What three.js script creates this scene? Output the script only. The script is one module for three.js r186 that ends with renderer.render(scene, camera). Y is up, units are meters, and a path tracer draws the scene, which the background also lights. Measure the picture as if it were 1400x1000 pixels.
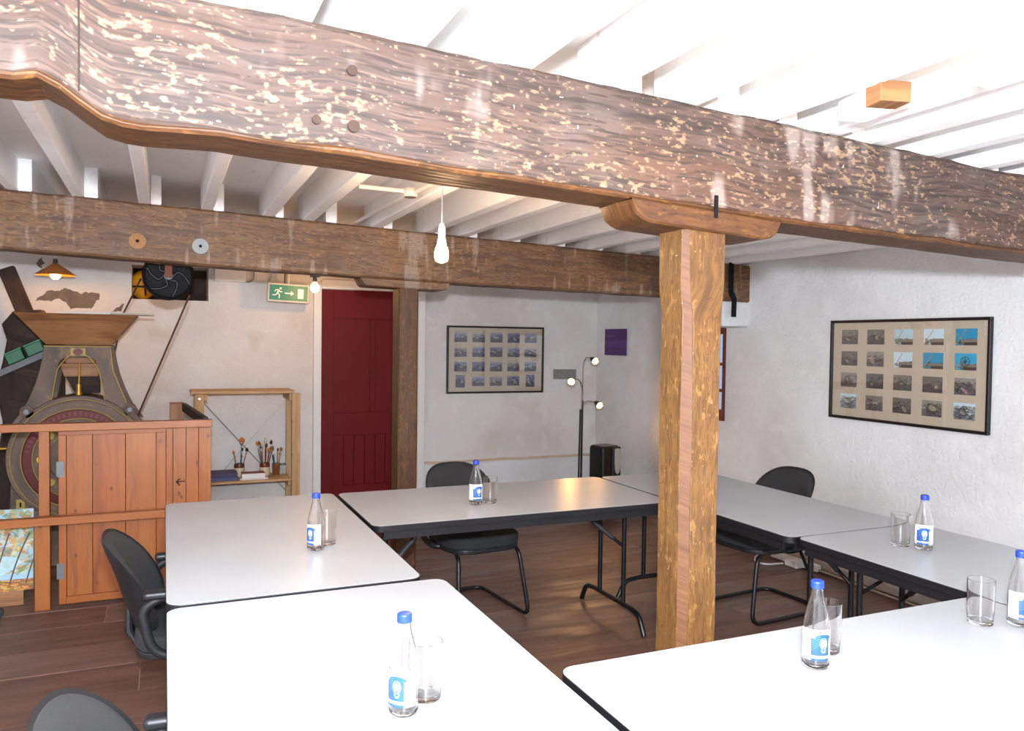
import * as THREE from 'three';
import { mergeGeometries, toCreasedNormals } from 'three/addons/utils/BufferGeometryUtils.js';
import { RoundedBoxGeometry } from 'three/addons/geometries/RoundedBoxGeometry.js';
import { ImprovedNoise } from 'three/addons/math/ImprovedNoise.js';

// ------------------------------------------------------------------ camera, light, exposure
const scene = new THREE.Scene();
const camera = new THREE.PerspectiveCamera(2 * Math.atan(500 / 1078.8) * 180 / Math.PI, 1.4, 0.05, 60);
{
  const m = new THREE.Matrix4().makeBasis(
    new THREE.Vector3(0.915212, 0.012985, 0.402762),
    new THREE.Vector3(0.0, 0.999481, -0.032221),
    new THREE.Vector3(-0.402972, 0.029489, 0.914737));
  camera.quaternion.setFromRotationMatrix(m).normalize();
  camera.position.set(0, 1.58, 0);
}
const renderer = new THREE.WebGLRenderer({ antialias: true });
renderer.toneMapping = THREE.LinearToneMapping;
renderer.toneMappingExposure = 1.0;
renderer.shadowMap.enabled = true;
scene.background = new THREE.Color().setRGB(0.35, 0.5, 0.75);
// the photographer's flash just above the lens
const flash = new THREE.PointLight(0xeef5ff, 62, 0, 2);
flash.position.set(0.0, 1.80, 0.06);
flash.shadow.radius = 2.2;
flash.name = 'camera_flash';
scene.add(flash);

// ------------------------------------------------------------------ helpers
function mulberry(a) { return () => { a |= 0; a = a + 0x6D2B79F5 | 0; let t = Math.imul(a ^ a >>> 15, 1 | a); t = t + Math.imul(t ^ t >>> 7, 61 | t) ^ t; return ((t ^ t >>> 14) >>> 0) / 4294967296; }; }
const rnd = mulberry(20240611);
const R = (a, b) => a + (b - a) * rnd();
const clamp = (x, a = 0, b = 1) => Math.min(b, Math.max(a, x));
const mix = (a, b, t) => a + (b - a) * t;
const sstep = (a, b, x) => { const t = clamp((x - a) / (b - a)); return t * t * (3 - 2 * t); };
const P3 = new ImprovedNoise();
const n3 = (x, y, z) => P3.noise(x + 31.7, y + 17.3, z + 5.1);
// periodic value noise for textures
const HT = new Float32Array(65536); { const r = mulberry(77); for (let i = 0; i < 65536; i++) HT[i] = r(); }
function vn(x, y, px, py, s = 0) {
  let xi = Math.floor(x), yi = Math.floor(y); const fx = x - xi, fy = y - yi;
  const u = fx * fx * (3 - 2 * fx), v = fy * fy * (3 - 2 * fy);
  const x0 = ((xi % px) + px) % px, x1 = (x0 + 1) % px, y0 = ((yi % py) + py) % py, y1 = (y0 + 1) % py;
  const h = (a, b) => HT[(a * 1619 + b * 31337 + s * 6971) & 65535];
  const a = h(x0, y0), b = h(x1, y0), c = h(x0, y1), d = h(x1, y1);
  return a + (b - a) * u + (c - a) * v + (a - b - c + d) * u * v;
}
function fbm(u, v, fx, fy, oct, s = 0) { let t = 0, a = 0.5, n = 0; for (let o = 0; o < oct; o++) { t += a * vn(u * fx, v * fy, fx, fy, s + o * 7); n += a; a *= 0.5; fx *= 2; fy *= 2; } return t / n; }
function dataTex(w, h, fn, srgb = true, rep = [1, 1]) {
  const d = new Uint8Array(w * h * 4);
  for (let j = 0; j < h; j++) for (let i = 0; i < w; i++) {
    const c = fn((i + 0.5) / w, (j + 0.5) / h), k = (j * w + i) * 4;
    d[k] = clamp(c[0], 0, 255); d[k + 1] = clamp(c[1], 0, 255); d[k + 2] = clamp(c[2], 0, 255); d[k + 3] = 255;
  }
  const t = new THREE.DataTexture(d, w, h, THREE.RGBAFormat);
  t.magFilter = THREE.LinearFilter; t.minFilter = THREE.LinearMipmapLinearFilter; t.generateMipmaps = true;
  t.wrapS = t.wrapT = THREE.RepeatWrapping; t.repeat.set(rep[0], rep[1]);
  if (srgb) t.colorSpace = THREE.SRGBColorSpace;
  t.needsUpdate = true; return t;
}
const lerp3 = (a, b, t) => [mix(a[0], b[0], t), mix(a[1], b[1], t), mix(a[2], b[2], t)];
const mat = (color, roughness = 0.6, extra = {}) => new THREE.MeshStandardMaterial({ color, roughness, ...extra });
const phys = (o) => new THREE.MeshPhysicalMaterial(o);

const used = {};
function numbered(n) { if (used[n] === undefined) { used[n] = 0; return n; } used[n]++; return n + '_' + String(used[n]).padStart(3, '0'); }
function thing(name, label, category, pos = [0, 0, 0], ry = 0, group) {
  const g = new THREE.Group(); g.name = numbered(name); g.position.set(...pos); g.rotation.y = ry;
  g.userData = { label, category }; if (group) g.userData.group = group;
  scene.add(g); return g;
}
function part(name, geo, m, parent, label) {
  const o = new THREE.Mesh(geo, m); o.name = name; if (label) o.userData.label = label; parent.add(o); return o;
}
function solo(name, geo, m, label, category, pos = [0, 0, 0], group) {
  const o = new THREE.Mesh(geo, m); o.name = numbered(name); o.position.set(...pos); o.userData = { label, category }; if (group) o.userData.group = group;
  scene.add(o); return o;
}
function struct(name, geo, m, label, parent = scene) {
  const o = geo ? new THREE.Mesh(geo, m) : new THREE.Group(); o.name = name; if (parent === scene) o.userData = { kind: 'structure', label, category: name.split('_')[0] }; parent.add(o); return o;
}
function copyOf(root, pos, ry, label, group) {
  const c = root.clone(); c.name = numbered(root.name.replace(/_\d\d\d$/, '')); c.userData = { ...root.userData };
  if (label) c.userData.label = label; if (group) c.userData.group = group;
  c.position.set(...pos); c.rotation.y = ry; scene.add(c); return c;
}
// box between two corners, uv in metres with u along the grain axis
function uvMetres(geo, grain = 'x', off = [0, 0]) {
  const g = geo.index ? geo.toNonIndexed() : geo; const p = g.attributes.position, n = g.attributes.normal, uv = new Float32Array(p.count * 2);
  const ax = { x: 0, y: 1, z: 2 }, gi = ax[grain];
  for (let i = 0; i < p.count; i += 3) {
    const nn = [0, 0, 0]; for (let k = 0; k < 3; k++) { nn[0] += Math.abs(n.getX(i + k)); nn[1] += Math.abs(n.getY(i + k)); nn[2] += Math.abs(n.getZ(i + k)); }
    const d = nn.indexOf(Math.max(...nn)); const others = [0, 1, 2].filter(q => q !== d);
    const ua = others.includes(gi) ? gi : others[0], va = others.find(q => q !== ua);
    for (let k = 0; k < 3; k++) { const q = [p.getX(i + k), p.getY(i + k), p.getZ(i + k)]; uv[(i + k) * 2] = q[ua] + off[0]; uv[(i + k) * 2 + 1] = q[va] + q[d] * 0.37 + off[1]; }
  }
  g.setAttribute('uv', new THREE.BufferAttribute(uv, 2)); return g;
}
function box(x0, x1, y0, y1, z0, z1, grain = 'x', r = 0) {
  const w = Math.abs(x1 - x0), h = Math.abs(y1 - y0), d = Math.abs(z1 - z0);
  const g = r ? new RoundedBoxGeometry(w, h, d, 2, Math.min(r, w * .45, h * .45, d * .45)) : new THREE.BoxGeometry(w, h, d);
  g.translate((x0 + x1) / 2, (y0 + y1) / 2, (z0 + z1) / 2);
  return uvMetres(g, grain, [R(0, 7), R(0, 7)]);
}
function bar(a, b, w, h, grainR = 0) { // rectangular bar from a to b
  const A = new THREE.Vector3(...a), B = new THREE.Vector3(...b), L = A.distanceTo(B);
  const g = uvMetres(grainR ? new RoundedBoxGeometry(L, h, w, 2, grainR) : new THREE.BoxGeometry(L, h, w), 'x', [R(0, 5), R(0, 5)]);
  const q = new THREE.Quaternion().setFromUnitVectors(new THREE.Vector3(1, 0, 0), B.clone().sub(A).normalize());
  g.applyQuaternion(q); g.translate((A.x + B.x) / 2, (A.y + B.y) / 2, (A.z + B.z) / 2); return g;
}
function rod(a, b, r, r2 = r, seg = 10) {
  const A = new THREE.Vector3(...a), B = new THREE.Vector3(...b), L = A.distanceTo(B);
  const g = new THREE.CylinderGeometry(r2, r, L, seg);
  g.applyQuaternion(new THREE.Quaternion().setFromUnitVectors(new THREE.Vector3(0, 1, 0), B.clone().sub(A).normalize()));
  g.translate((A.x + B.x) / 2, (A.y + B.y) / 2, (A.z + B.z) / 2); return g;
}
function fillet(pts, r) {
  const V = pts.map(p => new THREE.Vector3(...p)), out = [V[0]];
  for (let i = 1; i < V.length - 1; i++) {
    const a = V[i - 1].clone().sub(V[i]), b = V[i + 1].clone().sub(V[i]); const k = Math.min(r, a.length() * .48, b.length() * .48);
    const p = V[i].clone().add(a.normalize().multiplyScalar(k)), q = V[i].clone().add(b.normalize().multiplyScalar(k));
    for (let t = 0; t <= 6; t++) { const s = t / 6; out.push(p.clone().multiplyScalar((1 - s) ** 2).addScaledVector(V[i], 2 * s * (1 - s)).addScaledVector(q, s * s)); }
  }
  out.push(V[V.length - 1]); return out;
}
function tube(pts, rad, r = 0.04, seg = 8, dense = 0) {
  const P = fillet(pts, r); const path = new THREE.CurvePath(); for (let i = 0; i < P.length - 1; i++) if (P[i].distanceTo(P[i + 1]) > 1e-5) path.add(new THREE.LineCurve3(P[i], P[i + 1]));
  const c = new THREE.CatmullRomCurve3(P.filter((p, i) => i === 0 || p.distanceTo(P[i - 1]) > 1e-5), false, 'centripetal');
  return new THREE.TubeGeometry(c, dense || Math.max(12, P.length * 3), rad, seg, false);
}
const lathe = (prof, seg = 32) => new THREE.LatheGeometry(prof.map(p => new THREE.Vector2(p[0], p[1])), seg);
function rrect(x0, x1, y0, y1, r) {
  const s = new THREE.Shape(); s.moveTo(x0 + r, y0); s.lineTo(x1 - r, y0); s.absarc(x1 - r, y0 + r, r, -Math.PI / 2, 0); s.lineTo(x1, y1 - r); s.absarc(x1 - r, y1 - r, r, 0, Math.PI / 2);
  s.lineTo(x0 + r, y1); s.absarc(x0 + r, y1 - r, r, Math.PI / 2, Math.PI); s.lineTo(x0, y0 + r); s.absarc(x0 + r, y0 + r, r, Math.PI, 1.5 * Math.PI); return s;
}
const extr = (shape, depth, bevel = 0, seg = 6) => new THREE.ExtrudeGeometry(shape, { depth, bevelEnabled: bevel > 0, bevelSize: bevel, bevelThickness: bevel, bevelOffset: -bevel, bevelSegments: 2, curveSegments: seg });
// loft: stations [{t, a0,a1,b0,b1,c}] of chamfered rectangles, swept along axis ('x': a=z,b=y ; 'y': a=x,b=z ; 'z': a=x,b=y)
function loft(st, axis, sub = 3, noise = null) {
  const pos = [], uvs = [], idx = []; let K = 0;
  st.forEach((s, i) => {
    const c = s.c ?? 0.01, cs = s.cs || [c, c, c, c]; const cor = [[s.a0, s.b0], [s.a1, s.b0], [s.a1, s.b1], [s.a0, s.b1]]; const ring = [];
    for (let k = 0; k < 4; k++) {
      const A = cor[k], B = cor[(k + 1) % 4], L = Math.hypot(B[0] - A[0], B[1] - A[1]) || 1e-6, d = [(B[0] - A[0]) / L, (B[1] - A[1]) / L];
      const p = [A[0] + d[0] * cs[k], A[1] + d[1] * cs[k]], q = [B[0] - d[0] * cs[(k + 1) % 4], B[1] - d[1] * cs[(k + 1) % 4]];
      for (let m = 0; m <= sub; m++) ring.push([mix(p[0], q[0], m / sub), mix(p[1], q[1], m / sub)]);
    }
    ring.push(ring[0]); K = ring.length; let per = 0;
    const ca = (s.a0 + s.a1) / 2, cb = (s.b0 + s.b1) / 2;
    ring.forEach((r, k) => {
      if (k) per += Math.hypot(r[0] - ring[k - 1][0], r[1] - ring[k - 1][1]);
      let [a, b] = r; if (noise) { const e = noise(s.t, a, b); const l = Math.hypot(a - ca, b - cb) || 1; a += e * (a - ca) / l; b += e * (b - cb) / l; }
      const w = axis === 'x' ? [s.t, b, a] : axis === 'y' ? [a, s.t, b] : [a, b, s.t];
      pos.push(...w); uvs.push(s.t, per);
    });
  });
  const N = st.length;
  for (let i = 0; i < N - 1; i++) for (let k = 0; k < K - 1; k++) { const a = i * K + k, b = a + 1, c = a + K, d = c + 1; idx.push(a, b, c, b, d, c); }
  for (const e of [0, N - 1]) {
    const base = e * K, ci = pos.length / 3; let cx = 0, cy = 0, cz = 0;
    for (let k = 0; k < K - 1; k++) { cx += pos[(base + k) * 3]; cy += pos[(base + k) * 3 + 1]; cz += pos[(base + k) * 3 + 2]; }
    pos.push(cx / (K - 1), cy / (K - 1), cz / (K - 1)); uvs.push(uvs[base * 2], 0.1);
    for (let k = 0; k < K - 1; k++) e ? idx.push(base + k, base + k + 1, ci) : idx.push(base + k + 1, base + k, ci);
  }
  const g = new THREE.BufferGeometry(); g.setAttribute('position', new THREE.Float32BufferAttribute(pos, 3)); g.setAttribute('uv', new THREE.Float32BufferAttribute(uvs, 2)); g.setIndex(idx);
  // outward orientation check by signed volume
  let v = 0; const p = pos; for (let i = 0; i < idx.length; i += 3) { const A = idx[i] * 3, B = idx[i + 1] * 3, C = idx[i + 2] * 3; v += p[A] * (p[B + 1] * p[C + 2] - p[B + 2] * p[C + 1]) - p[A + 1] * (p[B] * p[C + 2] - p[B + 2] * p[C]) + p[A + 2] * (p[B] * p[C + 1] - p[B + 1] * p[C]); }
  if (v < 0) for (let i = 0; i < idx.length; i += 3) { const t = idx[i]; idx[i] = idx[i + 1]; idx[i + 1] = t; } g.setIndex(idx);
  return toCreasedNormals(g, 0.55);
}
const pw = (pts, x) => { if (x <= pts[0][0]) return pts[0][1]; for (let i = 1; i < pts.length; i++) if (x <= pts[i][0]) { const t = (x - pts[i - 1][0]) / (pts[i][0] - pts[i - 1][0]); return mix(pts[i - 1][1], pts[i][1], t); } return pts[pts.length - 1][1]; };

// ------------------------------------------------------------------ textures
function woodTex(w, h, base, dark, light, opts = {}) {
  const { fx = 3, fy = 30, knots = 0, seed = 0, contrast = 1 } = opts; const kr = mulberry(seed + 5), ks = [];
  for (let i = 0; i < knots; i++) ks.push([kr(), kr(), 0.003 + kr() * 0.006]);
  return dataTex(w, h, (u, v) => {
    const warp = fbm(u, v, 4, 4, 3, seed) * 0.10;
    let g = fbm(u, v + warp, fx, fy, 4, seed + 3), f = fbm(u, v, fx * 4, fy * 6, 2, seed + 9), c = fbm(u, v, 3, 4, 3, seed + 21);
    let col = lerp3(base, light, clamp((c - 0.45) * 2.2 * contrast)); col = lerp3(col, dark, clamp((g - 0.5) * 3.2 * contrast) * 0.75); col = lerp3(col, dark, clamp((f - 0.55) * 2.2) * 0.4);
    for (const k of ks) { const du = Math.min(Math.abs(u - k[0]), 1 - Math.abs(u - k[0])), dv = Math.min(Math.abs(v - k[1]), 1 - Math.abs(v - k[1])); const d = Math.hypot(du * 0.8, dv) / k[2]; if (d < 1.6) col = lerp3(col, lerp3(dark, [60, 26, 8], 0.4), (1 - sstep(0.6, 1.6, d)) * 0.85); }
    return col;
  });
}
const T = {};
T.pine = woodTex(512, 512, [150, 84, 24], [112, 56, 14], [166, 100, 34], { fx: 2, fy: 22, knots: 16, seed: 11, contrast: 0.8 });
T.palePine = woodTex(256, 512, [190, 150, 104], [150, 108, 66], [208, 172, 126], { fx: 2, fy: 22, knots: 8, seed: 31, contrast: 0.7 });
T.hopper = woodTex(256, 256, [150, 104, 66], [104, 66, 38], [176, 128, 84], { fx: 2, fy: 14, knots: 3, seed: 41 });
T.floor = woodTex(512, 512, [114, 86, 75], [86, 64, 56], [136, 106, 92], { fx: 3, fy: 20, knots: 6, seed: 51, contrast: 0.9 });
T.dark = woodTex(256, 256, [52, 40, 34], [28, 22, 20], [78, 62, 52], { fx: 3, fy: 10, seed: 61 });
// beam timber: dark brown grain, cream flecks, worn reddish patches, limewash smears
function beamTex(w, h, o) {
  return dataTex(w, h, (u, v) => {
    const wx = fbm(u, v, 8, 5, 3, o.s) * 0.05;
    const gr = fbm(u, v + wx, 10, 46, 4, o.s + 3), fine = fbm(u, v + wx, 60, 190, 2, o.s + 13), pat = fbm(u, v, 9, 4, 4, o.s + 23), pat2 = fbm(u, v, 22, 9, 3, o.s + 33);
    let c = lerp3(o.base, o.dark, clamp((gr - 0.45) * 3)); c = lerp3(c, o.red, clamp((pat - 0.5) * 3.4) * 0.7); c = lerp3(c, o.grey, clamp((pat2 - 0.52) * 3.2) * 0.5); c = lerp3(c, o.dark, clamp((fine - 0.53) * 5) * 0.7);
    const fl = fbm(u, v, o.ff || 40, o.fv || 34, o.fo || 5, o.s + 43), zone = fbm(u, v, 14, 5, 3, o.s + 53), tone = fbm(u, v, 80, 40, 2, o.s + 57), th = o.ft - (zone - 0.5) * 0.34;
    c = lerp3(c, o.fleck2, sstep(th - 0.10, th + 0.02, fl) * 0.45);
    c = lerp3(c, lerp3(o.fleck, o.fleck2, tone * 0.8), sstep(th, th + 0.05, fl) * o.fk);
    const scr = fbm(u, v, 30, 240, 2, o.s + 59); c = lerp3(c, o.fleck2, sstep(0.74, 0.82, scr) * 0.5);
    const dots = vn(u * 260, v * 120, 260, 120, o.s + 63); if (dots > o.dt) c = lerp3(c, [228, 214, 190], 0.75);
    const drip = fbm(u, v, 60, 5, 3, o.s + 73) * fbm(u, v, 8, 3, 2, o.s + 83); c = lerp3(c, [186, 176, 170], sstep(0.36, 0.5, drip) * o.dk);
    const crack = Math.abs(fbm(u, v + wx, 5, 16, 3, o.s + 93) - 0.5); if (crack < 0.006) c = lerp3(c, [30, 20, 16], 0.6 * (1 - crack / 0.006));
    return c;
  });
}
T.nearBeam = beamTex(2048, 512, { s: 101, ff: 230, fv: 120, fo: 3, base: [80, 62, 54], dark: [48, 38, 33], red: [98, 67, 50], grey: [100, 90, 86], fleck: [168, 136, 98], fleck2: [120, 98, 80], ft: 0.70, fk: 0.75, dt: 0.968, dk: 0.5 });
T.farBeam = beamTex(1024, 512, { s: 301, ff: 110, fv: 90, fo: 3, base: [114, 80, 50], dark: [78, 54, 38], red: [130, 92, 52], grey: [112, 92, 78], fleck: [154, 116, 74], fleck2: [132, 99, 68], ft: 0.71, fk: 0.45, dt: 0.992, dk: 0.4 });
T.post = beamTex(512, 512, { s: 501, ff: 60, fv: 70, fo: 3, base: [108, 74, 36], dark: [78, 51, 25], red: [118, 81, 38], grey: [102, 76, 44], fleck: [150, 114, 68], fleck2: [130, 96, 52], ft: 0.72, fk: 0.55, dt: 0.98, dk: 0 });
T.bump = dataTex(512, 512, (u, v) => { const a = fbm(u, v, 6, 6, 6, 7) * 170 + fbm(u, v, 60, 60, 2, 17) * 85; return [a, a, a]; }, false);
T.grainBump = dataTex(512, 512, (u, v) => { const wv = fbm(u, v, 6, 4, 3, 3) * 0.06; const a = fbm(u, v + wv, 5, 40, 5, 27) * 255; return [a, a, a]; }, false);
T.cloth = dataTex(256, 256, (u, v) => { const a = 90 + vn(u * 128, v * 128, 128, 128, 4) * 110 + fbm(u, v, 16, 16, 3, 8) * 60; return [a, a, a]; }, false);
T.plaster = dataTex(1024, 1024, (u, v) => { const a = fbm(u, v, 5, 5, 5, 71), b = fbm(u, v, 30, 30, 3, 81); let c = lerp3([224, 225, 226], [208, 207, 206], clamp((a - 0.42) * 2.4)); c = lerp3(c, [238, 237, 235], clamp((b - 0.55) * 2.2) * 0.5); return c; });
T.paint = dataTex(512, 512, (u, v) => { const a = fbm(u, v, 10, 10, 4, 91), b = fbm(u, v, 40, 14, 3, 95); let c = lerp3([249, 249, 248], [243, 242, 240], clamp((a - 0.5) * 2)); if (b > 0.78) c = lerp3(c, [214, 210, 204], (b - 0.78) * 4); return c; });
T.floorRough = dataTex(512, 512, (u, v) => { const a = 70 + fbm(u, v, 6, 14, 5, 201) * 110; return [a, a, a]; }, false);
T.laminate = dataTex(512, 512, (u, v) => { const a = fbm(u, v, 6, 6, 4, 211), s = vn(u * 200, v * 200, 200, 200, 5), st = fbm(u, v, 9, 9, 3, 217); let c = lerp3([184, 187, 191], [175, 178, 181], a); if (s > 0.985) c = lerp3(c, [168, 162, 152], 0.5); if (st > 0.74) c = lerp3(c, [190, 178, 160], (st - 0.74) * 4); return c; });
T.enamel = dataTex(512, 256, (u, v) => { const a = fbm(u, v, 7, 4, 5, 221), b = fbm(u, v, 30, 16, 3, 227); let c = lerp3([104, 84, 70], [74, 62, 54], clamp((a - 0.4) * 2.4)); if (b > 0.62) c = lerp3(c, [140, 108, 72], (b - 0.62) * 3.2); return c; });

const M = {};
const woodM = (map, rx, ry, rough, bump = 0.0015, extra = {}) => { const t = map.clone(); t.repeat.set(rx, ry); t.needsUpdate = true; const b = T.grainBump.clone(); b.repeat.set(rx, ry); b.needsUpdate = true; return new THREE.MeshStandardMaterial({ map: t, roughness: rough, bumpMap: b, bumpScale: bump, ...extra }); };
M.nearBeam = woodM(T.nearBeam, 1 / 4.2, 1 / 1.05, 0.72, 0.006);
M.farBeam = woodM(T.farBeam, 1 / 2.4, 1 / 1.1, 0.6, 0.003);
M.post = woodM(T.post, 1 / 1.3, 1 / 0.8, 0.5, 0.002);
M.pine = woodM(T.pine, 1 / 1.1, 1 / 0.8, 0.42, 0.0006);
M.pine2 = woodM(T.pine, 1 / 1.3, 1 / 1.0, 0.42, 0.0006, { color: 0xfdf0d8 });
M.palePine = woodM(T.palePine, 1 / 1.0, 1 / 0.5, 0.6, 0.0006);
M.hopper = woodM(T.hopper, 1 / 0.8, 1 / 0.5, 0.6, 0.0006);
M.dark = woodM(T.dark, 1 / 0.8, 1 / 0.5, 0.85, 0.004);
M.floors = [0xffffff, 0xf0e6e0, 0xe4dad6].map(c => { const m = woodM(T.floor, 1 / 1.6, 1 / 0.9, 1, 0.0012, { color: c }); const r = T.floorRough.clone(); r.repeat.set(1 / 1.6, 1 / 0.9); r.needsUpdate = true; m.roughnessMap = r; return m; });
M.dust = mat(0xcaa68a, 0.95);
const tiled = (t, r) => { const c = t.clone(); c.repeat.set(r, r); c.needsUpdate = true; return c; };
M.plaster = new THREE.MeshStandardMaterial({ map: tiled(T.plaster, 1 / 2.6), roughness: 0.85, bumpMap: tiled(T.bump, 1 / 0.9), bumpScale: 0.010 });
M.ceiling = new THREE.MeshStandardMaterial({ map: tiled(T.paint, 1 / 1.4), roughness: 0.6, bumpMap: tiled(T.bump, 1 / 0.5), bumpScale: 0.003 });
M.whitePaint = mat(0xe4e2de, 0.5);
M.laminate = new THREE.MeshStandardMaterial({ map: tiled(T.laminate, 1 / 0.9), roughness: 0.32 });
M.blackEdge = mat(0x17171a, 0.38, { bumpMap: tiled(T.bump, 4), bumpScale: 0.0006 });
M.blackMetal = mat(0x131315, 0.35, { metalness: 0.2 });
M.blackPlastic = mat(0x1c1d20, 0.4);
M.fabric = mat(0x2a2a2b, 0.95, { bumpMap: tiled(T.cloth, 6), bumpScale: 0.0012 });
M.steel = mat(0xb8b8b8, 0.35, { metalness: 1 });
M.greySteel = mat(0x6c6e70, 0.5, { metalness: 0.6 });
M.iron = phys({ color: 0x0a0a0b, roughness: 0.7, specularIntensity: 0.5 });
M.brass = mat(0xb08a3a, 0.4, { metalness: 0.8 });
M.gilt = mat(0xa88e3c, 0.55);
M.redDoor = phys({ color: 0x640a0e, roughness: 0.5, specularIntensity: 0.4, bumpMap: tiled(T.bump, 1.2), bumpScale: 0.0012 });
M.redPaint = mat(0x5a1418, 0.6);
M.enamel = new THREE.MeshStandardMaterial({ map: tiled(T.enamel, 1), roughness: 0.6, bumpMap: tiled(T.bump, 3), bumpScale: 0.002 });
M.pane = phys({ color: 0xffffff, transmission: 1, thickness: 0, roughness: 0.0, ior: 1.5 });
M.blueCap = mat(0x1d3fb0, 0.35);
const glow = (c, i) => new THREE.MeshStandardMaterial({ color: 0xfff4e0, emissive: c, emissiveIntensity: i, roughness: 0.4 });

// ------------------------------------------------------------------ room shell
const XL = -2.4, XR = 4.25, ZB = -7.4, ZF = 2.2, YT = 2.9;
const yNear = x => 2.36 - 0.043 * x, yFar = x => 2.343 - 0.031 * x;      // tops of the two beams = undersides of the joists
// floor
{
  const floor = struct('floor', box(XL - .3, XR + .35, -0.12, -0.0045, ZB - .35, ZF + .3), M.dust, 'dark brown painted floorboards with dusty joints');
  let z = ZB + 0.02, row = 0; const edges = [];
  const marks = [-4.859, -4.523, -4.203, -3.863]; // measured joints
  edges.push(...marks); for (let e = marks[0]; e > ZB; ) { e -= R(0.3, 0.35); edges.unshift(e); } for (let e = marks[3]; e < ZF; ) { e += R(0.3, 0.35); edges.push(e); }
  for (let i = 0; i < edges.length - 1; i++) {
    const z0 = Math.max(edges[i], ZB), z1 = Math.min(edges[i + 1], ZF); if (z1 - z0 < 0.02) continue;
    const cuts = [XL, R(-1.4, 0.6), R(1.2, 3.4), XR]; if (rnd() < 0.35) cuts.splice(1, 1);
    for (let k = 0; k < cuts.length - 1; k++) {
      const dy = R(-0.001, 0.001);
      part('floor_board', box(cuts[k] + 0.0015, cuts[k + 1] - 0.0015, -0.0044, dy, z0 + (rnd() < 0.65 ? 0.006 : 0.002), z1 - 0.002, 'x', 0), M.floors[Math.floor(rnd() * 3)], floor);
    }
  }
}
// walls
function poly(pts) { const s = new THREE.Shape(); pts.forEach((p, i) => i ? s.lineTo(p[0], p[1]) : s.moveTo(p[0], p[1])); s.closePath(); return s; }
function holeRect(s, x0, x1, y0, y1) { const h = new THREE.Path(); h.moveTo(x0, y0); h.lineTo(x0, y1); h.lineTo(x1, y1); h.lineTo(x1, y0); h.closePath(); s.holes.push(h); }
{
  // back wall with bare cement patches and the belt opening
  const W = XR - XL, H = YT;
  const patches = [
    [[-0.95, 1.875], [-0.91, 1.93], [-0.86, 1.945], [-0.80, 1.955], [-0.73, 1.975], [-0.66, 1.945], [-0.58, 1.94], [-0.50, 1.945], [-0.49, 1.91], [-0.52, 1.87], [-0.56, 1.82], [-0.70, 1.80], [-0.73, 1.86], [-0.78, 1.885], [-0.83, 1.865], [-0.90, 1.87]],
    [[-0.41, 1.79], [-0.34, 1.85], [-0.31, 1.86], [-0.33, 1.79]],
    [[-0.96, 2.17], [-0.90, 2.21], [-0.88, 2.16], [-0.93, 2.13]],
  ];
  const inside = (p, x, y) => { let c = false; for (let i = 0, j = p.length - 1; i < p.length; j = i++) if ((p[i][1] > y) !== (p[j][1] > y) && x < (p[j][0] - p[i][0]) * (y - p[i][1]) / (p[j][1] - p[i][1]) + p[i][0]) c = !c; return c; };
  const tb = dataTex(2048, 896, (u, v) => {
    const x = XL + u * W, y = v * H;
    const a = fbm(u, v, 11, 5, 5, 71), b = fbm(u, v, 66, 30, 3, 81), st = fbm(u, v, 17, 9, 4, 87);
    let c = lerp3([222, 219, 215], [206, 199, 193], clamp((a - 0.42) * 2.4)); c = lerp3(c, [234, 232, 229], clamp((b - 0.55) * 2.2) * 0.5);
    if (st > 0.68) c = lerp3(c, [200, 186, 170], clamp((st - 0.68) * 3));
    const wx = (fbm(u, v, 120, 60, 3, 95) - 0.5) * 0.05, wy = (fbm(u, v, 120, 60, 3, 96) - 0.5) * 0.05;
    for (const p of patches) if (inside(p, x + wx, y + wy)) c = lerp3([128, 116, 106], [104, 94, 86], fbm(u, v, 200, 90, 2, 99));
    return c;
  });
  tb.wrapS = tb.wrapT = THREE.ClampToEdgeWrapping; tb.repeat.set(1 / W, 1 / H); tb.offset.set(-XL / W, 0);
  const m = new THREE.MeshStandardMaterial({ map: tb, roughness: 0.85, bumpMap: tiled(T.bump, 1 / 0.9), bumpScale: 0.008 });
  const s = poly([[XL - .3, 0], [XR + .35, 0], [XR + .35, YT], [XL - .3, YT]]); holeRect(s, -0.254, 0.351, 1.905, 2.192);
  const g = extr(s, 0.35); g.translate(0, 0, ZB - 0.35);
  struct('wall_back', g, m, 'whitewashed plaster wall with bare cement patches and a belt opening');
  struct('wall_recess', box(-0.6, 0.7, 1.7, 2.4, ZB - 0.42, ZB - 0.36), M.dark, 'dark timber seen through the belt opening in the wall');
}
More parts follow.
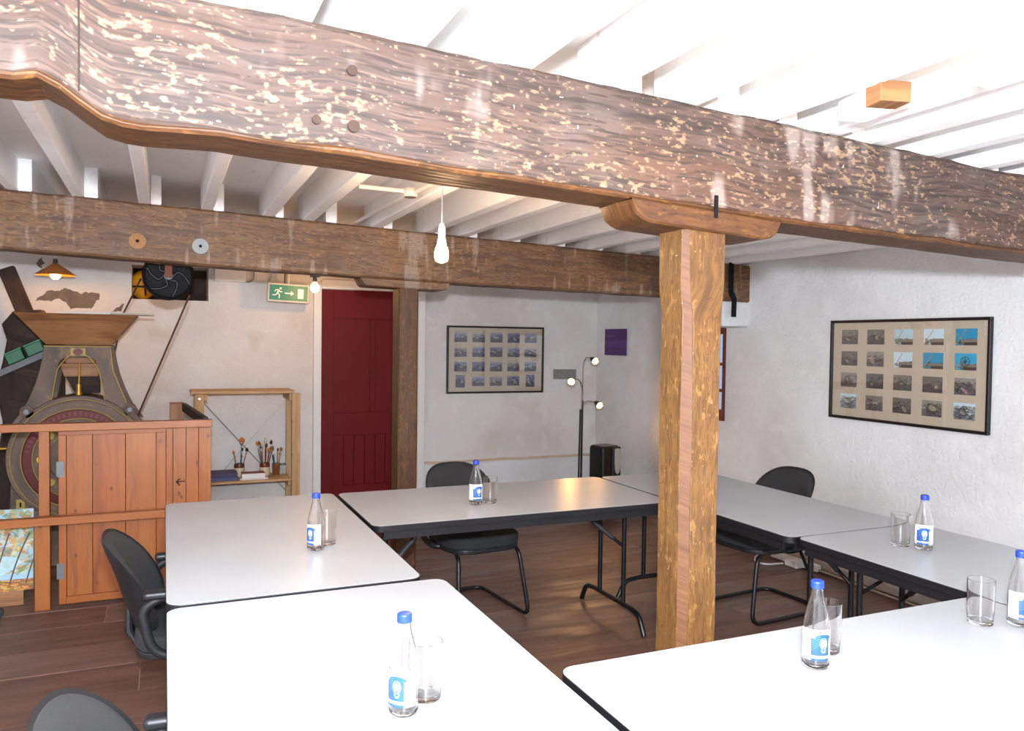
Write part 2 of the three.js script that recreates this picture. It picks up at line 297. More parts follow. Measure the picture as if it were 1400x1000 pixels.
{
  const s = poly([[-ZF - .3, 0], [-ZB, 0], [-ZB, YT], [-ZF - .3, YT]]); holeRect(s, 5.26, 6.15, 0.95, 1.72);
  const g = extr(s, 0.35); g.rotateY(Math.PI / 2); g.translate(XR, 0, 0);
  struct('wall_right', g, M.plaster, 'rough whitewashed stone wall');
  struct('wall_left', box(XL - 0.3, XL, 0, YT, ZB, ZF + .3, 'z'), M.plaster, 'rough whitewashed wall');
  struct('wall_front', box(XL - .3, XR + .35, 0, YT, ZF, ZF + 0.3), M.plaster, 'rough whitewashed wall');
  // rough plinth along the foot of the back wall with sandy ledge
  struct('trim_1', loft(Array.from({ length: 40 }, (_, i) => { const t = 2.2 + 2.05 * i / 39; return { t, a0: ZB - .01, a1: ZB + 0.035 + 0.006 * n3(t * 4, 1, 2), b0: 0, b1: 0.372 + 0.012 * n3(t * 5, 4, 1), c: 0.012 }; }), 'x', 2), M.plaster, 'low whitewashed plinth along the wall foot');
  struct('trim_2', loft(Array.from({ length: 40 }, (_, i) => { const t = 2.2 + 2.05 * i / 39, y = 0.372 + 0.012 * n3(t * 5, 4, 1); return { t, a0: ZB - .01, a1: ZB + 0.030, b0: y, b1: y + 0.022, c: 0.006 }; }), 'x', 1), mat(0xcbb398, 0.9), 'sandy unpainted ledge on top of the plinth');
  // crumbling mortar along the foot of the right wall
  struct('trim_3', loft(Array.from({ length: 110 }, (_, i) => { const t = -7.3 + 7.0 * i / 109; return { t, a0: XR - 0.028 - 0.018 * n3(t * 6, 3, 3), a1: XR + .01, b0: 0, b1: 0.07 + 0.04 * n3(t * 5, 8, 1), c: 0.012 }; }), 'z', 2, (t, a, b) => 0.006 * n3(t * 22, a * 22, b * 22)), mat(0xb9aca0, 0.95, { bumpMap: tiled(T.bump, 4), bumpScale: 0.008 }), 'crumbling mortar fillet along the wall foot');
}
// ceiling boards and joists
{
  const s = poly([[XL - .3, yNear(XL - .3) + 0.15], [XR + .35, yNear(XR + .35) + 0.15], [XR + .35, yNear(XR + .35) + 0.22], [XL - .3, yNear(XL - .3) + 0.22]]);
  const cg = extr(s, ZF + .3 - ZB + .3); cg.translate(0, 0, ZB - .3);
  const ceil = struct('ceiling', uvMetres(cg, 'x'), M.ceiling, 'white painted board ceiling on exposed joists');
  const joist = (x0, x1, z0, z1) => {
    const n = Math.ceil((z1 - z0) / 0.12), st = [];
    for (let i = 0; i <= n; i++) { const z = mix(z0, z1, i / n), xm = (x0 + x1) / 2, yb = mix(yFar(xm), yNear(xm), clamp((z + 5) / 3, 0, 1)); st.push({ t: z, a0: x0 + 0.004 * n3(z, x0, 1), a1: x1 + 0.004 * n3(z, x0, 4), b0: yb + 0.004 * n3(z * 1.3, x0 * 3, 7), b1: yNear(xm) + 0.16, c: 0.007 }); }
    part('joist', loft(st, 'z', 1), M.ceiling, ceil);
  };
  const far = [[-1.75, -1.69], [-1.43, -1.37], [-1.1, -1.04], [-0.783, -0.726], [-0.473, -0.413], [-0.137, -0.077], [0.196, 0.261], [0.538, 0.615], [0.776, 0.856], [1.2, 1.28], [1.555, 1.636], [1.80, 1.873], [2.115, 2.196], [2.46, 2.541], [2.78, 2.855], [3.1, 3.175], [3.42, 3.495], [3.74, 3.815], [4.05, 4.12]];
  for (const [a, b] of far) joist(a, b, -5.17, -1.99);
  const stub = [[-0.726, -0.661], [-0.409, -0.344], [-0.073, -0.019], [0.263, 0.322], [0.617, 0.667], [0.923, 0.991], [1.29, 1.35], [1.64, 1.70], [1.88, 1.94], [2.2, 2.26], [2.55, 2.61], [2.86, 2.92], [3.18, 3.24], [3.5, 3.56], [3.82, 3.88], [-1.04, -0.98], [-1.37, -1.3]];
  for (const [a, b] of stub) joist(a, b, ZB, -5.015);
  const near = [-1.55, -1.2, -0.9, -0.58, -0.25, 0.06, 0.33, 0.62, 0.92, 1.2, 1.47, 1.755, 2.04, 2.25, 2.52, 2.8, 3.1, 3.4, 3.7, 4.0];
  for (const x of near) joist(x - 0.075, x, -2.10, ZF);
  // packing plate between joist ends over the far beam end
}
// ------------------------------------------------------------------ timber beams and posts
const gnoise = (k, f) => (t, a, b) => k * (n3(t * f, a * f * 2.5, b * f * 2.5) + 0.6 * n3(t * f * 4, a * f * 7, b * f * 7));
{
  const bot = [[-2.4, 2.16], [-0.6, 2.14], [-0.40, 2.128], [-0.30, 2.122], [-0.245, 2.124], [-0.21, 2.116], [-0.18, 2.099], [-0.145, 2.072], [-0.11, 2.054], [-0.04, 2.049], [0.116, 2.054], [0.279, 2.046], [0.456, 2.039], [0.646, 2.029], [0.852, 2.021], [1.17, 2.008], [1.757, 1.977], [2.2, 1.966], [2.954, 1.943], [4.3, 1.905]];
  const st = []; for (let i = 0; i <= 330; i++) { const x = mix(XL, XR + 0.05, i / 330); const nb = 0.012 * Math.exp(-(((x + 0.245) / 0.035) ** 2)); st.push({ t: x, a0: -2.135 - 0.008 * n3(x, 1, 1), a1: -1.95 + 0.003 * n3(x * 2, 2, 2), b0: pw(bot, x) + nb + 0.003 * n3(x * 6, 3, 3), b1: yNear(x) + 0.004 * n3(x * 9, 5, 5), c: 0.014 + 0.008 * n3(x * 5, 9, 9) }); }
  const b = thing('timber_beam', 'massive dark brown weathered beam with pale flecks on the varnished square post', 'beam');
  part('beam_timber', loft(st, 'x', 7, gnoise(0.0045, 4)), M.nearBeam, b);
  part('beam_soffit', loft(st.filter((q, i) => i % 2 === 0).map(q => ({ t: q.t, a0: q.a0 + 0.002, a1: q.a1 - 0.001, b0: q.b0 - 0.007, b1: q.b0 + 0.012 + 0.006 * n3(q.t * 7, 3, 2), c: 0.007 })), 'x', 4, gnoise(0.002, 6)), woodM(T.post, 1 / 1.3, 1 / 0.8, 0.55, 0.003, { color: 0xd2bc9c }), b, 'ochre brown worn underside');
  // scarf joint: recessed line and pegs
  part('joint_strip', box(-0.1705, -0.1670, 2.11, 2.37, -1.95, -1.9447, 'y'), mat(0x30221a, 0.85), b);
  const peg = (x, y, r) => part('peg', new THREE.CylinderGeometry(r, r, 0.016, 14).rotateX(Math.PI / 2).translate(x, y, -1.951), mat(0x3e2c22, 0.85), b);
  peg(0.42, 2.24, 0.013); peg(0.425, 2.105, 0.015); peg(0.335, 2.11, 0.011);
  part('iron_strap', box(1.514, 1.526, 1.962, 2.03, -1.9435, -1.9385, 'y'), M.iron, b, 'black iron strap');
  // bolster
  const bb = thing('timber_bolster', 'short rounded brown bolster block on top of the varnished square post', 'bolster');
  const bs = []; for (let i = 0; i <= 30; i++) { const t = i / 30, x = mix(1.225, 1.775, t), e = Math.min(t, 1 - t) * 0.55; const lift = e < 0.075 ? 0.058 * (1 - Math.sqrt(clamp(1 - ((0.075 - e) / 0.075) ** 2))) : 0; const top = pw(bot, x) - 0.004; bs.push({ t: x, a0: -2.13, a1: -1.9425, b0: Math.min(top - 0.065 + lift, top - .004), b1: top, c: 0.006 }); }
  part('bolster_timber', loft(bs, 'x', 3, gnoise(0.002, 6)), woodM(T.post, 1 / 1.3, 1 / 0.8, 0.5, 0.002, { color: 0xd8c4b4 }), bb);
  // post
  const p = thing('timber_post', 'varnished golden brown square post with chamfered corner between the tables', 'post');
  const ps = []; for (let i = 0; i <= 60; i++) { const y = mix(0.0, 1.944, i / 60), f = 0.012 * sstep(1.66, 1.78, y); const c = 0.004; ps.push({ t: y, a0: 1.435 - f + 0.002 * n3(y * 3, 1, 7), a1: 1.562 + f + 0.002 * n3(y * 3, 4, 7), b0: -2.095, b1: -1.958, cs: [c, c, c, mix(0.026, 0.018, sstep(1.5, 1.9, y))] }); }
  part('post_timber', loft(ps, 'y', 3, gnoise(0.0015, 5)), M.post, p);
  {
    const pos = [], uv = [], idx = [], k = Math.SQRT1_2, n = 36;
    for (let i = 0; i <= n; i++) {
      const y = mix(0.30, 1.935, i / n), f = 0.012 * sstep(1.66, 1.78, y), c = mix(0.026, 0.018, sstep(1.5, 1.9, y)), x0 = 1.435 - f, e = 0.003 * n3(y * 5, 2, 5);
      for (const [x, z, d] of [[x0 + 0.001 - e, -1.958 - c + 0.001 - e, 0.0035], [x0 + c - 0.001 + e, -1.958 - 0.001 + e, 0.0035], [x0 + c, -1.958, -0.006], [x0, -1.958 - c, -0.006]]) { pos.push(x - k * d, y, z + k * d); uv.push(y, pos.length * 0.01); }
    }
    for (let i = 0; i < n; i++) for (let q = 0; q < 4; q++) { const A = i * 4 + q, B = i * 4 + (q + 1) % 4; idx.push(A, B, A + 4, B, B + 4, A + 4); }
    const q = new THREE.BufferGeometry(); q.setAttribute('position', new THREE.Float32BufferAttribute(pos, 3)); q.setAttribute('uv', new THREE.Float32BufferAttribute(uv, 2)); q.setIndex(idx);
    const m = woodM(T.palePine, 1, 1, 0.6, 0.001, { color: 0x80664a }); m.side = THREE.DoubleSide;
    part('worn_corner', toCreasedNormals(q, 0.5), m, p, 'pale worn chamfer');
  }
}
{
  const bot = [[-2.4, 2.075], [-0.8, 2.047], [0.3, 2.005], [1.66, 1.972], [3.46, 1.942], [4.3, 1.92]];
  const st = []; for (let i = 0; i <= 200; i++) { const x = mix(XL, XR + 0.05, i / 200); st.push({ t: x, a0: -5.19, a1: -4.99 + 0.003 * n3(x * 2, 6, 2), b0: pw(bot, x) + 0.003 * n3(x * 5, 3, 8), b1: yFar(x) + 0.003 * n3(x * 8, 5, 9), c: 0.012 }); }
  const b = thing('timber_beam', 'brown stained beam carrying white joist ends and two round steel plates', 'beam');
  part('beam_timber', loft(st, 'x', 5, gnoise(0.003, 4)), M.farBeam, b);
  for (const [x, y, k] of [[-0.141, 2.127, 1], [0.192, 2.118, 0]]) {
    part('washer_plate', new THREE.CylinderGeometry(0.045, 0.045, 0.014, 32).rotateX(Math.PI / 2).translate(x, y, -4.985), k ? woodM(T.palePine, 2, 2, 0.7, 0.001, { color: 0xd8c8b8 }) : mat(0x8c908e, 0.6, { metalness: 0.3 }), b, k ? 'half rusted round plate' : 'galvanised round plate');
    part('bolt', new THREE.CylinderGeometry(0.009, 0.009, 0.03, 6).rotateX(Math.PI / 2).translate(x, y, -4.978), M.iron, b);
  }
  part('iron_strap', mergeGeometries([bar([4.055, 2.225, -4.975], [4.055, 1.985, -4.975], 0.010, 0.042), bar([4.055, 1.99, -4.975], [4.075, 1.935, -4.955], 0.010, 0.042), bar([4.072, 1.94, -4.955], [4.070, 1.80, -4.955], 0.010, 0.042)].map(g => { g.deleteAttribute('uv'); return g; })), M.iron, b, 'black cranked iron strap');
  const pad = thing('pad_stone', 'whitewashed pad stone under the end of the brown beam', 'pad stone');
  part('stone', box(4.0, XR + .01, 1.725, 1.925, -5.22, -5.0, 'x', 0.015), M.plaster, pad);
  const bb = thing('timber_bolster', 'short rounded brown bolster block above the post beside the red door', 'bolster');
  const bs = []; for (let i = 0; i <= 30; i++) { const t = i / 30, x = mix(1.14, 1.735, t), e = Math.min(t, 1 - t) * 0.6; const lift = e < 0.05 ? 0.05 * (1 - Math.sqrt(clamp(1 - ((0.05 - e) / 0.05) ** 2))) : 0; const top = pw(bot, x) - 0.004; bs.push({ t: x, a0: -5.18, a1: -4.98, b0: Math.min(top - 0.052 + lift, top - .004), b1: top, c: 0.006 }); }
  part('bolster_timber', loft(bs, 'x', 3, gnoise(0.002, 6)), M.farBeam, bb);
  const p = thing('timber_post', 'brown square post standing beside the red door', 'post');
  const ps = []; for (let i = 0; i <= 50; i++) { const y = mix(0, 1.925, i / 50); ps.push({ t: y, a0: 1.395 + 0.002 * n3(y * 3, 1, 9), a1: 1.525 + 0.002 * n3(y * 3, 4, 9), b0: -5.16, b1: -5.0, c: 0.008 }); }
  part('post_timber', loft(ps, 'y', 3, gnoise(0.002, 5)), woodM(T.post, 1 / 1.3, 1 / 0.8, 0.55, 0.002, { color: 0xcfbfae }), p);
}
// ------------------------------------------------------------------ red door, window
{
  const d = struct('door_1', null, null, 'dark red panelled door with white frame');
  const x0 = 1.325, x1 = 2.24, y1 = 2.045, z0 = ZB + 0.003, z1 = ZB + 0.035;
  part('door_frame', box(x0 - 0.075, x0 - 0.004, 0, y1 + 0.06, ZB, ZB + 0.055, 'y', 0.005), M.whitePaint, d);
  part('door_frame', box(x1 + 0.004, x1 + 0.075, 0, y1 + 0.06, ZB, ZB + 0.055, 'y', 0.005), M.whitePaint, d);
  part('door_frame', box(x0 - 0.004, x1 + 0.004, y1 + 0.004, y1 + 0.09, ZB, ZB + 0.055, 'x', 0.005), M.whitePaint, d);
  part('stile', box(x0, x0 + 0.11, 0.01, y1, z0, z1, 'y', 0.003), M.redDoor, d); part('stile', box(x1 - 0.11, x1, 0.01, y1, z0, z1, 'y', 0.003), M.redDoor, d);
  const xm = x0 + 0.455;
  part('rail', box(x0 + 0.11, x1 - 0.11, 1.78, y1, z0, z1, 'x', 0.003), M.redDoor, d);
  part('rail', box(x0 + 0.11, x1 - 0.11, 0.69, 0.90, z0, z1, 'x', 0.003), M.redDoor, d);
  part('rail', box(x0 + 0.11, x1 - 0.11, 0.01, 0.22, z0, z1, 'x', 0.003), M.redDoor, d);
  part('muntin', box(xm, xm + 0.05, 0.90, 1.78, z0, z1, 'y', 0.003), M.redDoor, d);
  part('panel', box(x0 + 0.11, xm, 0.90, 1.78, z0, z1 - 0.012, 'y'), M.redDoor, d); part('panel', box(xm + 0.05, x1 - 0.11, 0.90, 1.78, z0, z1 - 0.012, 'y'), M.redDoor, d);
  for (let i = 0; i < 7; i++) { const a = x0 + 0.11 + i * 0.0993; part('plank', box(a + 0.0015, a + 0.0978, 0.22, 0.69, z0, z1 - 0.007, 'y', 0.003), M.redDoor, d); }
  for (const y of [0.22, 1.72]) part('hinge', new THREE.CylinderGeometry(0.009, 0.009, 0.09, 10).translate(x0 - 0.002, y, ZB + 0.045), M.redPaint, d);
}
{
  const w = struct('window_1', null, null, 'small paned window with dark red frame');
  const z0 = -6.15, z1 = -5.26, y0 = 0.95, y1 = 1.72; const fm = mat(0x5c1d18, 0.5); const xa = XR - 0.025, xb = XR + 0.03;
  part('window_frame', box(xa, xb, y0, y1, z1 - 0.014, z1, 'y'), fm, w); part('window_frame', box(xa, xb, y0, y1, z0, z0 + 0.05, 'y'), fm, w);
  part('window_frame', box(xa, xb, y0, y0 + 0.09, z0 + 0.05, z1 - 0.014, 'z'), fm, w); part('window_frame', box(xa, xb, y1 - 0.05, y1, z0 + 0.05, z1 - 0.014, 'z'), fm, w);
  const ys = [y0 + 0.09, 1.20, 1.42, y1 - 0.05];
  for (let i = 1; i < 3; i++) part('glazing_bar', box(xa, xb, ys[i] - 0.012, ys[i] + 0.012, z0 + 0.05, z1 - 0.014, 'z'), fm, w);
  for (let i = 0; i < 3; i++) part('pane', box(XR - 0.004, XR, ys[i] + (i ? 0.012 : 0), ys[i + 1] - (i < 2 ? 0.012 : 0), z0 + 0.05, z1 - 0.014), M.pane, w);
}
// ------------------------------------------------------------------ tables
function makeTable(L, W, label, pos, ry) {
  const g = thing('folding_table', label, 'table', pos, ry, 'folding tables set in a ring');
  const h = 0.74; const lx = L / 2, lz = W / 2;
  const top = extr(rrect(-lx + .002, lx - .002, -lz + .002, lz - .002, 0.045), 0.0006, 0.0004); top.rotateX(-Math.PI / 2); top.translate(0, h - 0.0010, 0);
  part('tabletop', uvMetres(top, 'x', [R(0, 3), R(0, 3)]), M.laminate, g);
  const ring = rrect(-lx, lx, -lz, lz, 0.047); const edge = extr(ring, 0.0255, 0.0018); edge.rotateX(-Math.PI / 2); edge.translate(0, h - 0.0290, 0);
  part('edge_band', uvMetres(edge, 'x'), M.blackEdge, g, 'black edge band');
  for (const s of [-1, 1]) {
    part('apron', box(-lx + 0.05, lx - 0.05, h - 0.066, h - 0.030, s * (lz - 0.018) - 0.009, s * (lz - 0.018) + 0.009), M.blackEdge, g);
    part('apron', box(s * (lx - 0.018) - 0.009, s * (lx - 0.018) + 0.009, h - 0.066, h - 0.030, -lz + 0.05, lz - 0.05, 'z'), M.blackEdge, g);
  }
  for (const s of [-1, 1]) {
    const x = s * (lx - 0.13);
    for (const t of [-0.13, 0.13]) part('leg', rod([x, 0.11, t], [x, h - 0.03, t], 0.0135), M.blackMetal, g);
    part('foot', tube([[x, 0.004, -lz + 0.07], [x, 0.10, -lz + 0.12], [x, 0.115, -lz + 0.2], [x, 0.115, lz - 0.2], [x, 0.10, lz - 0.12], [x, 0.004, lz - 0.07]], 0.0145, 0.06, 10), M.blackMetal, g);
    const br = part('brace', rod([x, 0.44, 0.125], [x - s * 0.30, h - 0.04, 0.03], 0.010), M.blackMetal, g);
    part('brace_sleeve', rod([x - s * 0.06, 0.49, 0.106], [x - s * 0.17, 0.585, 0.072], 0.0135), mat(0x4a4c50, 0.4, { metalness: 0.6 }), br, 'grey sliding sleeve');
    part('brace', rod([x, 0.50, -0.125], [x - s * 0.22, h - 0.04, -0.06], 0.008), M.blackMetal, g);
    part('hinge_bar', rod([x, h - 0.042, -lz + 0.06], [x, h - 0.042, lz - 0.06], 0.012), M.blackMetal, g);
  }
  return g;
}
const tbl = (x0, x1, z0, z1, label, rot = 0) => { const dx = x1 - x0, dz = z1 - z0; return dx > dz ? makeTable(dx, dz, label, [(x0 + x1) / 2, 0, (z0 + z1) / 2], rot) : makeTable(dz, dx, label, [(x0 + x1) / 2, 0, (z0 + z1) / 2], Math.PI / 2 + rot); };
tbl(0.003, 0.842, -4.335, -2.668, 'grey folding table in front of the pine gate, one bottle on it');
tbl(0.004, 0.905, -2.640, -0.97, 'white folding table joined endwise to the one before the pine gate');
tbl(0.862, 2.492, -4.315, -3.482, 'grey folding table facing the red door with floor lamp reflections');
tbl(2.505, 3.275, -4.30, -2.648, 'grey folding table along the rough wall beside the corner chair');
tbl(2.53, 3.29, -2.640, -1.0, 'grey folding table along the rough wall below the framed photographs');
tbl(0.925, 2.522, -1.792, -0.96, 'white folding table in front of the varnished post with two bottles');
// ------------------------------------------------------------------ chairs
function makeChair(label, pos, ry, rear = -0.34) {
  const g = thing('meeting_chair', label, 'chair', pos, ry, 'black meeting chairs around the tables');
  const sh = new THREE.Shape(); const N = 40; for (let i = 0; i < N; i++) { const a = i / N * Math.PI * 2, c = Math.cos(a), s = Math.sin(a), e = 0.55; const x = Math.sign(c) * Math.abs(c) ** e * (0.235 - 0.012 * s), y = Math.sign(s) * Math.abs(s) ** e * 0.225; i ? sh.lineTo(x, y) : sh.moveTo(x, y); } sh.closePath();
  const cush = new THREE.ExtrudeGeometry(sh, { depth: 0.03, bevelEnabled: true, bevelSize: 0.018, bevelThickness: 0.018, bevelOffset: -0.018, bevelSegments: 4 }); cush.rotateX(Math.PI / 2); cush.translate(0, 0.462, 0.0);
  part('seat', uvMetres(cush, 'x'), M.fabric, g);
  const pan = new THREE.ExtrudeGeometry(sh, { depth: 0.014, bevelEnabled: true, bevelSize: 0.006, bevelThickness: 0.006, bevelOffset: -0.008, bevelSegments: 2 }); pan.rotateX(Math.PI / 2); pan.translate(0, 0.412, 0);
  part('seat_pan', pan, M.blackPlastic, g);
  // back: curved oval shell and pad
  const surf = (inset, t0, t1) => {
    const pos = [], uv = [], idx = [], NR = 12, NA = 48;
    const pt = (r, a, side) => {
      const c = Math.cos(a), s = Math.sin(a), e = 0.72; let x = Math.sign(c) * Math.abs(c) ** e * (0.222 - inset) * (1 - 0.10 * Math.max(0, -s)), y = Math.sign(s) * Math.abs(s) ** e * (0.195 - inset);
      x *= r; y *= r; const th = Math.sqrt(Math.max(0, 1 - r ** 5)), yy = y + 0.635; const base = -0.235 - 0.27 * (y + 0.12) - 0.6 * Math.max(0, y) ** 2 + 2.0 * x * x * (1 - 0.6 * y / 0.2);
      return [x, yy, base + (side > 0 ? t1 : t0) * th];
    };
    for (const side of [1, -1]) for (let i = 0; i <= NR; i++) for (let k = 0; k <= NA; k++) { const p = pt(i / NR, k / NA * Math.PI * 2, side); pos.push(...p); uv.push(p[0], p[1]); }
    const S = NA + 1, O = (NR + 1) * S;
    for (let i = 0; i < NR; i++) for (let k = 0; k < NA; k++) { const a = i * S + k, b = a + S; idx.push(a, b, a + 1, b, b + 1, a + 1); idx.push(O + a, O + a + 1, O + b, O + b, O + a + 1, O + b + 1); }
    const q = new THREE.BufferGeometry(); q.setAttribute('position', new THREE.Float32BufferAttribute(pos, 3)); q.setAttribute('uv', new THREE.Float32BufferAttribute(uv, 2)); q.setIndex(idx); q.computeVertexNormals(); return q;
  };
  part('backrest', surf(0.010, 0.0, 0.034), M.fabric, g);
  part('back_shell', surf(0.0, -0.020, 0.006), M.blackPlastic, g);
  part('back_support', loft([{ t: 0.40, a0: -0.075, a1: 0.075, b0: -0.225, b1: -0.20, c: 0.008 }, { t: 0.46, a0: -0.07, a1: 0.07, b0: -0.262, b1: -0.235, c: 0.008 }, { t: 0.55, a0: -0.075, a1: 0.075, b0: -0.258, b1: -0.236, c: 0.008 }, { t: 0.62, a0: -0.06, a1: 0.06, b0: -0.262, b1: -0.244, c: 0.006 }], 'y', 1), M.blackPlastic, g);
  for (const s of [-1, 1]) {
    const arm = part('armrest', tube([[s * 0.17, 0.408, 0.02], [s * 0.255, 0.405, 0.0], [s * 0.268, 0.43, -0.15], [s * 0.27, 0.60, -0.185], [s * 0.27, 0.642, -0.12], [s * 0.268, 0.642, 0.06]], 0.0175, 0.07, 10), M.blackPlastic, g);
    const pad = new RoundedBoxGeometry(0.050, 0.032, 0.26, 3, 0.014); pad.rotateX(-0.02); pad.translate(s * 0.27, 0.653, -0.05);
    part('arm_pad', pad, M.blackPlastic, arm);
  }
  part('frame', tube([[-0.18, 0.398, -0.17], [-0.19, 0.398, 0.19], [-0.225, 0.014, 0.265], [-0.225, 0.014, rear], [0.225, 0.014, rear], [0.225, 0.014, 0.265], [0.19, 0.398, 0.19], [0.18, 0.398, -0.17]], 0.0125, 0.07, 10, 160), M.blackMetal, g, 'black cantilever tube frame');
  return g;
}
const chair = makeChair('black meeting chair tucked under the table beside the brown post', [1.665, 0, -4.30], 0.10);
copyOf(chair, [3.245, 0, -3.70], -Math.PI / 2 + 0.10, 'black meeting chair between the table and the framed photographs wall');
const chair2 = makeChair('black meeting chair with arms standing before the pine gate', [0.125, 0, -3.36], Math.PI / 2 - 0.06, -0.06);
copyOf(chair2, [0.10, 0, -1.78], Math.PI / 2 - 0.12, 'black meeting chair pulled up to the long side of a white table');
// ------------------------------------------------------------------ bottles and glasses
function canvasTex(w, h, draw) {
  const c = document.createElement('canvas'); c.width = w; c.height = h; const x = c.getContext('2d'); draw(x, w, h);
  const t = new THREE.CanvasTexture(c); t.colorSpace = THREE.SRGBColorSpace; t.magFilter = THREE.LinearFilter; return t;
}
T.label = canvasTex(512, 256, (x, w, h) => {
  x.fillStyle = '#f2f2f2'; x.fillRect(0, 0, w, h);
  x.fillStyle = '#244f9e'; x.fillRect(150, 70, 230, 186); x.beginPath(); x.ellipse(300, 74, 110, 40, 0, Math.PI, 2 * Math.PI); x.fill();
  x.strokeStyle = '#5c86c4'; x.lineWidth = 3; for (let i = 0; i < 5; i++) { x.beginPath(); x.moveTo(155, 170 - i * 18); x.quadraticCurveTo(210, 150 - i * 22, 260, 110 - i * 14); x.stroke(); }
  x.fillStyle = '#e9f4f4'; x.beginPath(); x.arc(300, 112, 46, 0, 7); x.fill();
  x.strokeStyle = '#2aa7b8'; x.lineWidth = 14; x.beginPath(); x.arc(300, 96, 22, Math.PI * 0.9, Math.PI * 1.9); x.stroke(); x.strokeStyle = '#1b4fa0'; x.beginPath(); x.arc(298, 128, 20, -0.4, 2.2); x.stroke();
  x.strokeStyle = '#b6d23a'; x.lineWidth = 12; x.beginPath(); x.arc(300, 158, 26, 0.1, Math.PI * 0.95); x.stroke();
  x.fillStyle = '#ffffff'; x.font = 'bold 34px sans-serif'; x.textAlign = 'center'; x.fillText('BALLYGOWAN', 266, 236, 220);
});
M.label = new THREE.MeshStandardMaterial({ map: T.label, roughness: 0.45 });
M.bottleGlass = phys({ color: 0xffffff, transmission: 1, thickness: 0, roughness: 0.02, ior: 1.5 });
M.thickGlass = phys({ color: 0xffffff, transmission: 1, thickness: 0.004, roughness: 0.0, ior: 1.45 });
function makeBottle(label, pos, ry) {
  const g = thing('water_bottle', label, 'bottle', pos, ry, 'glass water bottles on the tables');
  const prof = [[0.0005, 0.004], [0.026, 0.003], [0.0325, 0.006], [0.0345, 0.014], [0.0345, 0.024], [0.0338, 0.028], [0.0338, 0.098], [0.0335, 0.112], [0.031, 0.130], [0.0265, 0.150], [0.0205, 0.172], [0.0165, 0.188], [0.0148, 0.200], [0.0146, 0.214]];
  const inner = prof.slice(2).map(([r, y]) => [Math.max(r - 0.0018, 0.0005), y]).reverse(); inner[inner.length - 1][1] = 0.018;
  part('glass_body', lathe([...prof, ...inner, [0.0005, 0.012]], 40), M.thickGlass, g);
  part('cap', lathe([[0.0005, 0.229], [0.0135, 0.229], [0.0158, 0.2275], [0.0166, 0.224], [0.0166, 0.2185], [0.0160, 0.2165], [0.0168, 0.2155], [0.0168, 0.210], [0.0145, 0.2085]], 32), M.blueCap, g, 'blue screw cap');
  const lab = new THREE.CylinderGeometry(0.0345, 0.0345, 0.080, 40, 1, true, -1.6, 3.2); lab.translate(0, 0.068, 0);
  part('paper_label', lab, M.label, g, 'white and blue printed label');
  return g;
}
const ty = 0.7405;
const btl = makeBottle('blue-capped water bottle on the white table nearest a pulled-up chair', [0.493, ty, -1.700], -1.032);
copyOf(btl, [1.56, ty, -1.545], -0.49, 'blue-capped water bottle on the white table in front of the varnished post');
copyOf(btl, [0.553, ty, -3.175], -1.172, 'blue-capped water bottle on the grey table before the pine gate');
copyOf(btl, [1.47, ty, -3.78], -0.121, 'blue-capped water bottle on the table facing the red door');
copyOf(btl, [2.885, ty, -2.285], -1.101, 'blue-capped water bottle on the table below the framed photographs');
copyOf(btl, [2.375, ty, -1.545], -0.444, 'blue-capped water bottle at the end of the white table beside an empty tumbler');
function makeGlass(label, pos) {
  const g = thing('glass_tumbler', label, 'glass', pos, 0, 'straight glass tumblers beside the bottles');
  part('tumbler_wall', lathe([[0.0005, 0.0006], [0.032, 0.0006], [0.0353, 0.005], [0.0375, 0.055], [0.0385, 0.1365], [0.0378, 0.1375], [0.0370, 0.1365], [0.0360, 0.055], [0.0335, 0.018], [0.030, 0.0145], [0.0005, 0.0135]], 40), M.thickGlass, g);
  return g;
}
const gl = makeGlass('straight tumbler behind the bottle on the white table by the pulled-up chair', [0.562, ty, -1.752]);
copyOf(gl, [1.668, ty, -1.615], 0, 'straight tumbler behind the bottle in front of the varnished post');
copyOf(gl, [0.610, ty, -3.245], 0, 'straight tumbler behind the bottle on the table before the pine gate');
copyOf(gl, [1.553, ty, -3.785], 0, 'straight tumbler beside the bottle on the table facing the red door');
copyOf(gl, [2.845, ty, -2.365], 0, 'straight tumbler beside the bottle below the framed photographs');
copyOf(gl, [2.275, ty, -1.60], 0, 'straight empty tumbler at the end of the white table');
